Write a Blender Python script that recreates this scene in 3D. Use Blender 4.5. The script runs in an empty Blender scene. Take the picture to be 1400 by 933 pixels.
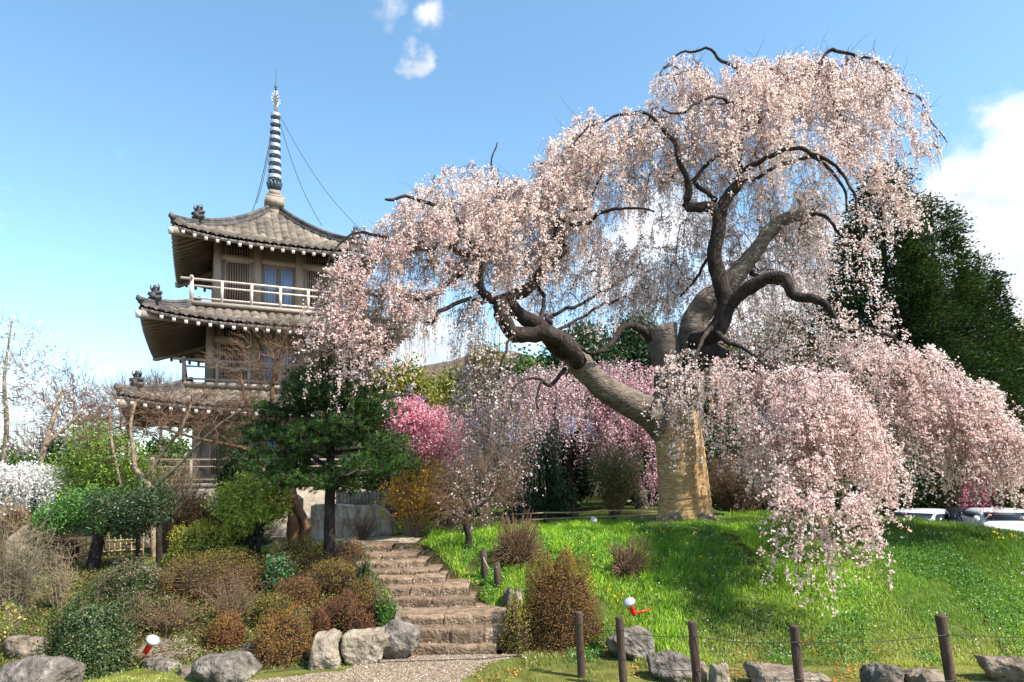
import bpy, math, random
import numpy as np
from math import sin, cos, tan, radians, pi
rng = np.random.default_rng(7)
random.seed(7)
S = bpy.context.scene
COL = S.collection

# ------------------------------------------------------------------ camera
FPX = 933.0; EYE = 2.6; PITCH = radians(4.3); ROLL = -0.012; HORIZ = 650.0
_R = np.array([1, 0, 0.]); FW = np.array([0, cos(PITCH), sin(PITCH)]); _U = np.array([0, -sin(PITCH), cos(PITCH)])
CR = cos(ROLL)*_R + sin(ROLL)*_U; CU = -sin(ROLL)*_R + cos(ROLL)*_U
PPY = HORIZ - FPX*tan(PITCH)
ORG = np.array([0, 0, EYE])
cd = bpy.data.cameras.new('camera'); cam = bpy.data.objects.new('camera', cd); COL.objects.link(cam)
from mathutils import Matrix
cam.matrix_world = Matrix(((CR[0], CU[0], -FW[0], 0), (CR[1], CU[1], -FW[1], 0), (CR[2], CU[2], -FW[2], EYE), (0, 0, 0, 1)))
cd.sensor_width = 36; cd.lens = 36*FPX/1400; cd.shift_y = (PPY-466.5)/1400
cd.clip_end = 5000; cd.clip_start = 0.1
S.camera = cam

def at(px, py, Y):
    d = FW*FPX + CR*(px-700) + CU*(PPY-py)
    return ORG + d*(Y/d[1])
def atv(px, py, Y):
    px = np.asarray(px, float); py = np.asarray(py, float); Y = np.asarray(Y, float)
    d = FW[None]*FPX + CR[None]*(px-700)[:, None] + CU[None]*(PPY-py)[:, None]
    return ORG[None] + d*(Y/d[:, 1])[:, None]
def proj(P):
    d = np.atleast_2d(P)-ORG; z = d@FW
    return 700+FPX*(d@CR)/z, PPY-FPX*(d@CU)/z

# ------------------------------------------------------------------ light
SUN_AZ = radians(-30)      # direction to the sun, angle from +X
SUN_EL = radians(50)
sd = bpy.data.lights.new('sun', 'SUN'); sd.energy = 5.0; sd.angle = radians(0.53); sd.color = (1, .93, .82)
sun = bpy.data.objects.new('sun', sd); COL.objects.link(sun)
from mathutils import Vector
sv = Vector((cos(SUN_EL)*cos(SUN_AZ), cos(SUN_EL)*sin(SUN_AZ), sin(SUN_EL)))
sun.rotation_euler = sv.to_track_quat('Z', 'Y').to_euler()
W = bpy.data.worlds.new('World'); S.world = W; W.use_nodes = True
nt = W.node_tree; nt.nodes.clear()
def N(t, k, **a):
    n = t.nodes.new(k)
    for x, v in a.items(): setattr(n, x, v)
    return n
sky = N(nt, 'ShaderNodeTexSky', sky_type='NISHITA', sun_disc=False, sun_elevation=SUN_EL, sun_rotation=pi/2-SUN_AZ,
        altitude=300, air_density=1.0, dust_density=.9, ozone_density=1.6)
tc = N(nt, 'ShaderNodeTexCoord')
def vmath(t, op, a, b=None):
    n = N(t, 'ShaderNodeVectorMath', operation=op)
    t.links.new(a, n.inputs[0])
    if b is not None:
        if hasattr(b, 'is_linked'): t.links.new(b, n.inputs[1])
        else: n.inputs[1].default_value = b
    return n
def fmath(t, op, a, b=None, clamp=False):
    n = N(t, 'ShaderNodeMath', operation=op, use_clamp=clamp)
    for i, v in enumerate((a, b)):
        if v is None: continue
        if hasattr(v, 'is_linked'): t.links.new(v, n.inputs[i])
        else: n.inputs[i].default_value = v
    return n.outputs[0]
def mrange(t, v, a, b, c=0., d=1.):
    n = N(t, 'ShaderNodeMapRange', interpolation_type='SMOOTHSTEP'); t.links.new(v, n.inputs[0])
    for i, x in zip((1, 2, 3, 4), (a, b, c, d)): n.inputs[i].default_value = x
    return n.outputs[0]
nz = N(nt, 'ShaderNodeTexNoise'); nz.inputs['Scale'].default_value = 5.5; nz.inputs['Detail'].default_value = 9; nz.inputs['Roughness'].default_value = .6
mp = N(nt, 'ShaderNodeMapping'); mp.inputs['Scale'].default_value = (1, 1, 1.9)
nt.links.new(tc.outputs['Generated'], mp.inputs[0]); nt.links.new(mp.outputs[0], nz.inputs[0])
# cumulus banks: direction of the middle, angular radius, strength
banks = [(558, 66, .026, 1.0), (592, 2, .032, .95), (515, -6, .04, .8), (1375, 205, .07, 1.25), (1335, 285, .09, 1.3), (1410, 330, .14, 1.4), (1330, 390, .14, 1.3), (1200, 330, .10, .8),
         (920, 310, .10, .9), (1120, 330, .12, 1.0), (1060, 430, .16, 1.0), (850, 420, .12, .8), (720, 440, .10, .8), (610, 470, .12, .8),
         (5, 305, .045, .6), (128, 216, .03, .38), (28, 270, .02, .45), (170, 505, .06, .42), (70, 560, .07, .3)]
wn = N(nt, 'ShaderNodeTexNoise'); wn.inputs['Scale'].default_value = 9; wn.inputs['Detail'].default_value = 6
nt.links.new(tc.outputs['Generated'], wn.inputs[0])
w1 = vmath(nt, 'SUBTRACT', wn.outputs['Color'], (.5, .5, .5)); w2 = vmath(nt, 'MULTIPLY', w1.outputs[0], (.20, .20, .13))
wv = vmath(nt, 'ADD', tc.outputs['Generated'], w2.outputs[0]).outputs[0]
tot = None
for px, py, rad, st in banks:
    d = at(px, py, 100)-ORG; d /= np.linalg.norm(d)
    dist = vmath(nt, 'DISTANCE', wv, tuple(d)).outputs['Value']
    m = mrange(nt, dist, rad*1.5, 0., 0., st)
    tot = m if tot is None else fmath(nt, 'MAXIMUM', tot, m)
nzf = fmath(nt, 'SUBTRACT', nz.outputs['Fac'], .5)
den = fmath(nt, 'ADD', tot, fmath(nt, 'MULTIPLY', nzf, 2.2))
cl = mrange(nt, den, .30, 1.05, 0., .97)
cl = fmath(nt, 'MULTIPLY', cl, mrange(nt, tot, 0.02, .3))
mix = N(nt, 'ShaderNodeMix', data_type='RGBA'); nt.links.new(cl, mix.inputs[0])
hs = N(nt, 'ShaderNodeHueSaturation'); hs.inputs['Hue'].default_value = .487; hs.inputs['Saturation'].default_value = 1.08; hs.inputs['Value'].default_value = 1.0
nt.links.new(sky.outputs[0], hs.inputs['Color'])
nt.links.new(hs.outputs[0], mix.inputs[6]); 
n3 = N(nt, 'ShaderNodeTexNoise'); n3.inputs['Scale'].default_value = 7; n3.inputs['Detail'].default_value = 7; nt.links.new(wv, n3.inputs[0])
cmx = N(nt, 'ShaderNodeMix', data_type='RGBA'); nt.links.new(mrange(nt, n3.outputs[0], .38, .58), cmx.inputs[0]); cmx.inputs[6].default_value = (2.7, 2.9, 3.2, 1); cmx.inputs[7].default_value = (4.4, 4.4, 4.5, 1)
nt.links.new(cmx.outputs[2], mix.inputs[7])
bg = N(nt, 'ShaderNodeBackground'); bg.inputs[1].default_value = .15
nt.links.new(mix.outputs[2], bg.inputs[0])
wo = N(nt, 'ShaderNodeOutputWorld'); nt.links.new(bg.outputs[0], wo.inputs[0])
S.render.engine = 'CYCLES'
S.view_settings.view_transform = 'Standard'; S.view_settings.look = 'None'; S.view_settings.exposure = 1.05; S.view_settings.gamma = 1
S.cycles.max_bounces = 6; S.cycles.diffuse_bounces = 3; S.cycles.transmission_bounces = 4; S.cycles.transparent_max_bounces = 4

# ------------------------------------------------------------------ materials
def newmat(name):
    m = bpy.data.materials.new(name); m.use_nodes = True; t = m.node_tree; t.nodes.clear()
    return m, t, N(t, 'ShaderNodeOutputMaterial')
def mat_noise(name, cols, scale=4., rough=.85, bump=.3, bscale=None, detail=8, attr=False, spec=.25, metal=0., stretch=(1, 1, 1), bdist=.02, clear=0):
    m, t, o = newmat(name)
    tcn = N(t, 'ShaderNodeTexCoord'); mpn = N(t, 'ShaderNodeMapping'); mpn.inputs['Scale'].default_value = stretch
    t.links.new(tcn.outputs['Object'], mpn.inputs[0])
    n = N(t, 'ShaderNodeTexNoise'); n.inputs['Scale'].default_value = scale; n.inputs['Detail'].default_value = detail; n.inputs['Roughness'].default_value = .62
    t.links.new(mpn.outputs[0], n.inputs[0])
    r = N(t, 'ShaderNodeValToRGB'); e = r.color_ramp.elements
    k = len(cols)
    while len(e) < k: e.new(.5)
    for i, c in enumerate(cols):
        e[i].position = .3+.4*i/max(1, k-1); e[i].color = (*c, 1)
    t.links.new(n.outputs['Fac'], r.inputs[0])
    b = N(t, 'ShaderNodeBsdfPrincipled'); b.inputs['Roughness'].default_value = rough
    b.inputs['Specular IOR Level'].default_value = spec; b.inputs['Metallic'].default_value = metal
    b.inputs['Coat Weight'].default_value = clear
    src = r.outputs[0]
    if attr:
        a = N(t, 'ShaderNodeAttribute', attribute_name='Col')
        mx = N(t, 'ShaderNodeMix', data_type='RGBA', blend_type='MULTIPLY'); mx.inputs[0].default_value = 1
        t.links.new(src, mx.inputs[6]); t.links.new(a.outputs['Color'], mx.inputs[7]); src = mx.outputs[2]
    t.links.new(src, b.inputs['Base Color'])
    if bump:
        n2 = N(t, 'ShaderNodeTexNoise'); n2.inputs['Scale'].default_value = bscale or scale*5; n2.inputs['Detail'].default_value = 6
        t.links.new(mpn.outputs[0], n2.inputs[0])
        bp = N(t, 'ShaderNodeBump'); bp.inputs['Strength'].default_value = bump; bp.inputs['Distance'].default_value = bdist
        t.links.new(n2.outputs['Fac'], bp.inputs['Height']); t.links.new(bp.outputs[0], b.inputs['Normal'])
    t.links.new(b.outputs[0], o.inputs[0])
    return m
def mat_leaf(name, trans=.35, gloss=.0, rough=.5):
    m, t, o = newmat(name)
    a = N(t, 'ShaderNodeAttribute', attribute_name='Col')
    d = N(t, 'ShaderNodeBsdfDiffuse'); tr = N(t, 'ShaderNodeBsdfTranslucent')
    t.links.new(a.outputs['Color'], d.inputs[0]); t.links.new(a.outputs['Color'], tr.inputs[0])
    mx = N(t, 'ShaderNodeMixShader'); mx.inputs[0].default_value = trans
    t.links.new(d.outputs[0], mx.inputs[1]); t.links.new(tr.outputs[0], mx.inputs[2])
    out = mx.outputs[0]
    if gloss:
        g = N(t, 'ShaderNodeBsdfGlossy'); g.inputs['Roughness'].default_value = rough; g.inputs[0].default_value = (.9, .95, 1, 1)
        m2 = N(t, 'ShaderNodeMixShader'); m2.inputs[0].default_value = gloss
        t.links.new(out, m2.inputs[1]); t.links.new(g.outputs[0], m2.inputs[2]); out = m2.outputs[0]
    t.links.new(out, o.inputs[0])
    return m
M = {}
M['petal'] = mat_leaf('petal', .46)
M['leaf'] = mat_leaf('leaf', .35, .03, .5)
M['gleaf'] = mat_leaf('glossy_leaf', .25, .035, .5)
M['needle'] = mat_leaf('needle', .2, .02)
M['grass'] = mat_leaf('grass', .45, .03, .5)
M['dry'] = mat_leaf('dry_leaf', .2)
M['twig'] = mat_noise('twig', [(.06, .042, .033), (.13, .10, .08)], 9, .9, 0)
M['twig_pale'] = mat_noise('twig_pale', [(.20, .14, .09), (.36, .27, .19)], 9, .9, 0)
M['twig_grey'] = mat_noise('twig_grey', [(.15, .12, .08), (.27, .22, .15)], 9, .9, 0)
M['twig_brown'] = mat_noise('twig_brown', [(.10, .06, .04), (.22, .14, .09)], 9, .9, 0)
M['twig_purple'] = mat_noise('twig_purple', [(.13, .09, .085), (.22, .16, .15)], 9, .9, 0)
M['bark_dark'] = mat_noise('bark_dark', [(.010, .007, .006), (.030, .021, .017), (.062, .047, .038)], 5, .9, 1., 18, bdist=.05, stretch=(1, 1, .6))
M['wall_stone'] = mat_noise('wall_stone', [(.16, .13, .09), (.42, .36, .28), (.58, .51, .42)], 3.5, .9, 1., 9, bdist=.08, detail=10, stretch=(1.6, 1.6, .5))
M['bark_grey'] = mat_noise('bark_grey', [(.035, .027, .022), (.12, .095, .075), (.17, .14, .115), (.27, .235, .20)], 3.6, .9, 1., 13, bdist=.06, detail=12, stretch=(1, 1, 2.2))
M['bark_brown'] = mat_noise('bark_brown', [(.10, .055, .03), (.25, .14, .08)], 6, .9, .9, 26, bdist=.03, stretch=(3, 3, .5))
M['wood_post'] = mat_noise('wood_post', [(.035, .022, .017), (.10, .065, .05)], 7, .85, .6, 40, stretch=(2, 2, .4))
M['bamboo'] = mat_noise('bamboo', [(.28, .19, .10), (.50, .37, .22)], 6, .6, .1)
M['rope'] = mat_noise('rope', [(.25, .2, .12), (.40, .33, .22)], 20, .9, .2)
M['wire'] = mat_noise('wire', [(.03, .03, .03), (.06, .06, .055)], 5, .6, 0)
M['rock'] = mat_noise('rock', [(.03, .027, .024), (.10, .087, .073), (.17, .148, .122), (.31, .275, .23)], 5.5, .9, 1., 11, bdist=.12, detail=12)
M['rock_brown'] = mat_noise('rock_brown', [(.04, .03, .022), (.15, .115, .085), (.21, .17, .125), (.3, .25, .19)], 5.0, .9, 1., 11, bdist=.1, detail=12)
M['rock_pale'] = mat_noise('rock_pale', [(.06, .045, .032), (.20, .165, .12), (.29, .245, .185), (.38, .335, .27)], 4.2, .9, 1., 10, bdist=.1, detail=12)
M['step'] = mat_noise('step', [(.07, .055, .038), (.19, .135, .09), (.28, .21, .15)], 6.5, .92, 1., 22, bdist=.05, detail=12, attr=True)
M['gravel'] = mat_noise('gravel', [(.11, .08, .055), (.24, .185, .13), (.36, .29, .21)], 26, .95, .8, 60, bdist=.02)
M['sand'] = mat_noise('sand', [(.26, .2, .13), (.42, .33, .23)], 6, .95, .5, 30)
M['tile'] = mat_noise('tile', [(.07, .06, .05), (.15, .128, .105), (.23, .195, .16)], 3.0, .85, .5, 12, attr=True)
M['ridge'] = mat_noise('ridge', [(.022, .023, .027), (.07, .068, .068), (.16, .13, .10)], 3.5, .7, .5, 14)
M['plank'] = mat_noise('plank', [(.22, .165, .13), (.33, .26, .21)], 3, .8, .15, 20, stretch=(1, 1, .3))
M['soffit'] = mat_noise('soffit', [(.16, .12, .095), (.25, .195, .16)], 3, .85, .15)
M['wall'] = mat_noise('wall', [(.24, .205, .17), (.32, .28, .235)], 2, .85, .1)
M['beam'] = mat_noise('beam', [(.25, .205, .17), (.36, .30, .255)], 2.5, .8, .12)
M['rail'] = mat_noise('rail', [(.52, .43, .36), (.66, .57, .49)], 3, .75, .12)
M['white'] = mat_noise('white', [(.70, .69, .70), (.82, .81, .80)], 5, .7, 0)
M['dark'] = mat_noise('dark', [(.008, .008, .008), (.02, .019, .018)], 5, .6, 0)
M['slat'] = mat_noise('slat', [(.20, .13, .10), (.30, .21, .17)], 5, .75, .1)
M['pane'] = mat_noise('pane', [(.22, .36, .62), (.30, .46, .74)], 2, .15, 0, spec=.6)
M['metal'] = mat_noise('metal', [(.42, .46, .52), (.58, .62, .68)], 6, .32, .1, metal=.6)
M['bronze'] = mat_noise('bronze', [(.03, .05, .07), (.07, .10, .13)], 6, .45, .2, metal=.4)
M['stone'] = mat_noise('stone', [(.18, .15, .12), (.34, .29, .23)], 6, .9, .5)
M['wrap'] = mat_noise('wrap', [(.24, .145, .065), (.46, .30, .145), (.62, .43, .23)], 7, .95, 1., 42, bdist=.025, stretch=(1, 1, 3))
M['cloth_dark'] = mat_noise('cloth_dark', [(.05, .04, .033), (.12, .10, .085)], 6, .95, .7, 40, bdist=.012, stretch=(1, 1, 3))
M['red'] = mat_noise('red', [(.62, .012, .012), (.72, .02, .02)], 5, .35, 0, spec=.5)
M['bulb'] = mat_noise('bulb', [(.36, .37, .40), (.5, .51, .54)], 5, .15, 0, spec=.6, metal=.2)
M['carwhite'] = mat_noise('carwhite', [(.78, .79, .8), (.82, .83, .84)], 2, .25, 0, spec=.5, clear=.5)
M['carblack'] = mat_noise('carblack', [(.02, .02, .025), (.035, .035, .04)], 2, .2, 0, spec=.5, clear=.8)
M['glass'] = mat_noise('glass', [(.01, .014, .02), (.02, .028, .04)], 2, .12, 0, spec=.35)
M['rubber'] = mat_noise('rubber', [(.015, .015, .015), (.03, .03, .03)], 5, .8, 0)
M['blueroof'] = mat_noise('blueroof', [(.13, .17, .27), (.21, .26, .38)], 2, .5, .1)
M['plaster'] = mat_noise('plaster', [(.45, .42, .37), (.58, .55, .5)], 2, .9, .1)
M['hill'] = mat_noise('hill', [(.05, .05, .028), (.14, .095, .075), (.20, .15, .12)], .10, 1, .8, .5, bdist=3)

# ------------------------------------------------------------------ mesh helpers
ORIG = {}
def mesh(name, V, F, mat, parent=None, col=None, smooth=False, loc=None, local=False):
    """V (n,3); F array (m,k) or list of such arrays (faces of different sizes)."""
    V = np.asarray(V, np.float32)
    Fs = [np.asarray(f, np.int32) for f in (F if isinstance(F, list) else [F]) if len(f)]
    me = bpy.data.meshes.new(name)
    o = bpy.data.objects.new(name, me); COL.objects.link(o)
    if parent is not None:
        o.parent = parent; base = ORIG[parent.name]
    else:
        base = np.array(loc if loc is not None else (0, 0, 0), np.float32); o.location = base.tolist()
    ORIG[o.name] = base
    if not local: V = V-np.asarray(base, np.float32)
    me.vertices.add(len(V)); me.vertices.foreach_set('co', V.ravel())
    tl = np.concatenate([f.ravel() for f in Fs]); sizes = np.concatenate([np.full(len(f), f.shape[1], np.int32) for f in Fs])
    me.loops.add(len(tl)); me.loops.foreach_set('vertex_index', tl)
    me.polygons.add(len(sizes)); st = np.concatenate([[0], np.cumsum(sizes)[:-1]]).astype(np.int32)
    me.polygons.foreach_set('loop_start', st); me.polygons.foreach_set('loop_total', sizes)
    if smooth: me.polygons.foreach_set('use_smooth', np.ones(len(sizes), bool))
    me.update(calc_edges=True)
    if col is not None:
        c = np.ones((len(V), 4), np.float32); c[:, :3] = col
        a = me.color_attributes.new('Col', 'FLOAT_COLOR', 'POINT'); a.data.foreach_set('color', c.ravel())
    me.materials.append(M[mat] if isinstance(mat, str) else mat)
    return o
def tag(o, label=None, cat=None, group=None, kind=None):
    if label: o['label'] = label
    if cat: o['category'] = cat
    if group: o['group'] = group
    if kind: o['kind'] = kind
    return o
def thing(name, label, cat, loc, rotz=0, group=None, local=False):
    o = bpy.data.objects.new(name, None); COL.objects.link(o); o.empty_display_size = .2
    o.location = [float(v) for v in loc]; o.rotation_euler = (0, 0, rotz)
    ORIG[o.name] = np.zeros(3) if local else np.array(loc, float)
    return tag(o, label, cat, group)
class B:
    """collects geometry for one mesh"""
    def __init__(s): s.V = []; s.F = {}; s.n = 0
    def add(s, V, F):
        V = np.asarray(V, float)
        for f in (F if isinstance(F, list) else [F]):
            f = np.asarray(f, int)
            if f.ndim == 1: f = f[None]
            if f.size: s.F.setdefault(f.shape[1], []).append(f+s.n)
        s.V.append(V); s.n += len(V); return s
    def box(s, c, h, R=None):
        c = np.asarray(c, float); h = np.asarray(h, float)
        P = np.array([[x, y, z] for z in (-1, 1) for y in (-1, 1) for x in (-1, 1)], float)*h
        if R is not None: P = P@np.asarray(R).T
        return s.add(P+c, [[0, 2, 3, 1], [4, 5, 7, 6], [0, 1, 5, 4], [2, 6, 7, 3], [0, 4, 6, 2], [1, 3, 7, 5]])
    def beam(s, a, b, w, h, up=(0, 0, 1)):
        a = np.asarray(a, float); b = np.asarray(b, float); d = b-a; L = np.linalg.norm(d); d = d/L
        x = np.cross(d, up); x /= np.linalg.norm(x); z = np.cross(x, d)
        return s.box((a+b)/2, (w/2, L/2, h/2), np.stack([x, d, z], 1))
    def tube(s, pts, r, n=8, cap=True):
        pts = np.asarray(pts, float); r = np.broadcast_to(np.asarray(r, float), (len(pts),))
        V, F = tubes(pts[None], r[None], n)
        s.add(V, F)
        if cap:
            k = len(pts)
            s.F.setdefault(n, []).append(np.array([[*range(n)][::-1], [*range((k-1)*n, k*n)]])+s.n-len(V))
        return s
    def lathe(s, prof, c, n=16, axis=None):
        prof = np.asarray(prof, float); a = np.arange(n)*2*pi/n
        P = np.stack([prof[:, None, 0]*np.cos(a), prof[:, None, 0]*np.sin(a), np.repeat(prof[:, 1:2], n, 1)], -1).reshape(-1, 3)
        if axis is not None:
            q = Vector(axis).to_track_quat('Z', 'Y').to_matrix(); P = P@np.array(q).T
        k = len(prof); i = np.arange(k-1)[:, None]*n; j = np.arange(n)[None]; j2 = (j+1) % n
        return s.add(P+np.asarray(c), np.stack([i+j, i+j2, i+n+j2, i+n+j], -1).reshape(-1, 4))
    def build(s, name, mat, parent=None, **k):
        return mesh(name, np.concatenate(s.V), [np.concatenate(f) for f in s.F.values()], mat, parent, **k)
def tubes(P, Rr, n=4):
    P = np.asarray(P, float); s, k, _ = P.shape
    T = np.gradient(P, axis=1); T /= np.linalg.norm(T, axis=2, keepdims=True)+1e-9
    m = T.mean(1); ref = np.where(np.abs(m[:, 2:3]) < .75, np.array([[0, 0, 1.]]), np.array([[1., 0, 0]]))
    X = np.cross(T, ref[:, None]); X /= np.linalg.norm(X, axis=2, keepdims=True)+1e-9
    Z = np.cross(X, T); a = np.arange(n)*2*pi/n
    V = P[:, :, None]+Rr[:, :, None, None]*(X[:, :, None]*np.cos(a)[:, None]+Z[:, :, None]*np.sin(a)[:, None])
    b = (np.arange(s)*k*n)[:, None, None]+(np.arange(k-1)*n)[None, :, None]; j = np.arange(n)[None, None]; j2 = (j+1) % n
    F = np.stack([b+j, b+j2, b+n+j2, b+n+j], -1).reshape(-1, 4)
    return V.reshape(-1, 3), F
_nd = np.random.default_rng(3)
_K = [(_nd.normal(size=(6, 3)), _nd.uniform(0, 6.28, 6)) for _ in range(4)]
def fnoise(P, sc=1., octv=3):
    P = np.asarray(P, float)*sc; o = 0; a = 1
    for i in range(octv):
        k, ph = _K[i % 4]; o = o+a*np.sin((P*2.03**i)@k.T+ph).mean(-1)*1.6; a *= .5
    return o
def unit(v): return v/(np.linalg.norm(v, axis=-1, keepdims=True)+1e-9)
def rdir(n, r=rng): return unit(r.normal(size=(n, 3)))
def ellips(c, r, n, shell=0.):
    d = rdir(n); t = rng.uniform(shell**3, 1, n)**(1/3)
    return np.asarray(c)+d*t[:, None]*np.asarray(r)
def leafV(P, size, asp=.5, nrm=None, along=None, bend=.25):
    """one leaf = two triangles-pairs folded on the midrib: 4 verts (diamond) -> 1 quad"""
    n = len(P); size = np.broadcast_to(size, (n,))[:, None]
    A = rdir(n) if along is None else unit(along+rdir(n)*.35)
    Nn = rdir(n) if nrm is None else unit(nrm+rdir(n)*.6)
    Bv = unit(np.cross(A, Nn)); Nn = np.cross(Bv, A)
    V = np.stack([P, P+A*size*.5+Bv*size*asp*.5+Nn*size*bend*.3, P+A*size, P+A*size*.5-Bv*size*asp*.5+Nn*size*bend*.3], 1)
    F = np.arange(n*4).reshape(n, 4)
    F = np.concatenate([F[:, [0, 1, 2]], F[:, [0, 2, 3]]])
    return V.reshape(-1, 3), F
def pickcol(n, cols, var=.18):
    cols = np.asarray(cols, float); c = cols[rng.integers(0, len(cols), n)]
    return np.clip(c*(1+rng.normal(size=(n, 1))*var), .003, .95)

# ------------------------------------------------------------------ terrain
def interp(x, xs, ys): return np.interp(x, xs, ys)
def stair_mid(y): return np.interp(y, [10.2, 14.3], [-.75, -2.75])
def H(x, y):
    x = np.asarray(x, float); y = np.asarray(y, float)
    A = interp(x, [-14, -9, -4, 0, 2, 4, 9, 13, 19, 30], [.7, .8, 1.12, 1.22, 1.36, 1.48, 1.36, .72, .3, 0])
    y0 = interp(x, [-9, -3, 0, 1, 3, 10], [9.6, 10.2, 10.3, 10.2, 9.75, 9.2])
    y1 = interp(x, [-9, -3, 1, 4, 10, 16], [15.5, 14.2, 14.3, 14.6, 14.4, 13.5])
    t = np.clip((y-y0)/(y1-y0), 0, 1)
    cv = interp(x, [-1, 3], [0, 1])
    f = (1-cv)*t+cv*(1-(1-t)**1.55)
    f = f*np.clip(t*5, 0, 1)**.5 if False else f
    h = A*f
    back = np.clip((y-16.6)/3.5, 0, 1); back = back*back*(3-2*back)*np.clip((x-6.5)/2.5, 0, 1)
    h = h*(1-back)
    far = np.clip((y-40)/40, 0, 1); h = h*(1-far)
    h = h+fnoise(np.stack([x, y, x*0], -1), .9, 3)*.045*np.clip(t*3, 0, 1)
    sm = stair_mid(y); inn = np.clip((1.05-np.abs(x-sm))/.25, 0, 1)*((y > 10.15) & (y < 14.4))
    return h-.22*inn
def ground(px, py, y0=5., y1=80.):
    Ys = np.linspace(y0, y1, 3000); P = atv(np.full(3000, px), np.full(3000, py), Ys)
    d = P[:, 2]-H(P[:, 0], P[:, 1]); i = np.argmax(d < 0)
    if d[i] >= 0: i = len(Ys)-1
    P[i, 2] = H(P[i, 0], P[i, 1]); return P[i]
def gp(px, Y):
    p = at(px, 700, Y); p[2] = float(H(p[0], p[1])); return p
xs = np.concatenate([-np.geomspace(900, 20, 22), np.arange(-19.5, 20, .16), np.geomspace(20.3, 900, 22)])
ys = np.concatenate([[-60, -20, -5, 2, 5], np.arange(6, 22, .14), np.geomspace(22.3, 1500, 34)])
gx, gy = np.meshgrid(xs, ys); gz = H(gx, gy)
V = np.stack([gx, gy, gz], -1).reshape(-1, 3); nx = len(xs); ny = len(ys)
i = (np.arange(ny-1)*nx)[:, None]+np.arange(nx-1)[None]
F = np.stack([i, i+1, i+nx+1, i+nx], -1).reshape(-1, 4)
soil = np.clip(interp(V[:, 0]-stair_mid(V[:, 1]), [-1.3, -.9, .9, 1.3], [1, 1, 1, 0])+fnoise(V, 1.3)*.25, 0, 1)*(V[:, 1] > 10) 
lawn = np.array([.06, .085, .02]); dirt = np.array([.085, .062, .036]); yel = np.array([.13, .14, .035])
front = np.clip((10.2-V[:, 1])/1.0, 0, 1)
c = lawn*(1-front[:, None])+yel*front[:, None]
c = c*(1-soil[:, None]*.8)+dirt*soil[:, None]*.8
m, t, o_ = newmat('ground_mat')
a = N(t, 'ShaderNodeAttribute', attribute_name='Col'); tcn = N(t, 'ShaderNodeTexCoord')
n1 = N(t, 'ShaderNodeTexNoise'); n1.inputs['Scale'].default_value = 3; n1.inputs['Detail'].default_value = 9; t.links.new(tcn.outputs['Object'], n1.inputs[0])
rr = N(t, 'ShaderNodeValToRGB'); rr.color_ramp.elements[0].position = .3; rr.color_ramp.elements[0].color = (.5, .45, .4, 1); rr.color_ramp.elements[1].position = .7; rr.color_ramp.elements[1].color = (1.3, 1.25, 1.2, 1)
t.links.new(n1.outputs[0], rr.inputs[0])
mx = N(t, 'ShaderNodeMix', data_type='RGBA', blend_type='MULTIPLY'); mx.inputs[0].default_value = 1
t.links.new(a.outputs[0], mx.inputs[6]); t.links.new(rr.outputs[0], mx.inputs[7])
b = N(t, 'ShaderNodeBsdfPrincipled'); b.inputs['Roughness'].default_value = .95; b.inputs['Specular IOR Level'].default_value = .1; t.links.new(mx.outputs[2], b.inputs[0])
n2 = N(t, 'ShaderNodeTexNoise'); n2.inputs['Scale'].default_value = 30; n2.inputs['Detail'].default_value = 5; t.links.new(tcn.outputs['Object'], n2.inputs[0])
bp = N(t, 'ShaderNodeBump'); bp.inputs['Strength'].default_value = .8; bp.inputs['Distance'].default_value = .03; t.links.new(n2.outputs[0], bp.inputs['Height']); t.links.new(bp.outputs[0], b.inputs['Normal'])
t.links.new(b.outputs[0], o_.inputs[0]); M['ground'] = m
tag(mesh('ground', V, F, 'ground', col=c, smooth=True), kind='structure')

# gravel path sheet (follows the ground, 6 mm above) -----------------
def poly_sheet(name, pts, mat, dz=.006, step=.12, jag=.06, fade=None):
    pts = np.array(pts, float); x0, y0 = pts.min(0); x1, y1 = pts.max(0)
    gx, gy = np.meshgrid(np.arange(x0-.2, x1+.2, step), np.arange(y0-.2, y1+.2, step))
    q = np.stack([gx, gy, gx*0], -1); qx = gx+fnoise(q, 3.1)*jag; qy = gy+fnoise(q+9, 3.3)*jag
    ins = np.zeros(gx.shape, bool); n = len(pts)
    for k in range(n):
        a_, b_ = pts[k], pts[(k+1) % n]
        cr = ((a_[1] > qy) != (b_[1] > qy)); xx = (b_[0]-a_[0])*(qy-a_[1])/(b_[1]-a_[1]+1e-12)+a_[0]
        ins ^= cr & (qx < xx)
    V = np.stack([gx, gy, H(gx, gy)+dz], -1).reshape(-1, 3); nx = gx.shape[1]; ny = gx.shape[0]
    i = ((np.arange(ny-1)*nx)[:, None]+np.arange(nx-1)[None]); keep = ins[:-1, :-1] & ins[1:, 1:] & ins[1:, :-1] & ins[:-1, 1:]
    F = np.stack([i, i+1, i+nx+1, i+nx], -1)[keep]
    return tag(mesh(name, V, F, mat, smooth=True), kind='structure')
G = lambda px, py: ground(px, py)[:2]
PATH = [G(335, 932), at(250, 1100, 4.5)[:2], at(620, 1100, 4.5)[:2], G(632, 932), G(672, 908), G(725, 893), G(735, 884), (.1, 10.25), (-1.75, 10.45), G(560, 893), G(470, 918), G(400, 926)]
poly_sheet('gravel_path', PATH, 'gravel', step=.05, jag=.07)
def inpoly(x, y, pts):
    pts = np.array(pts); ins = np.zeros(np.shape(x), bool); n = len(pts)
    for k in range(n):
        a_, b_ = pts[k], pts[(k+1) % n]
        cr = ((a_[1] > y) != (b_[1] > y)); xx = (b_[0]-a_[0])*(y-a_[1])/(b_[1]-a_[1]+1e-12)+a_[0]
        ins ^= cr & (x < xx)
    return ins
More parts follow.
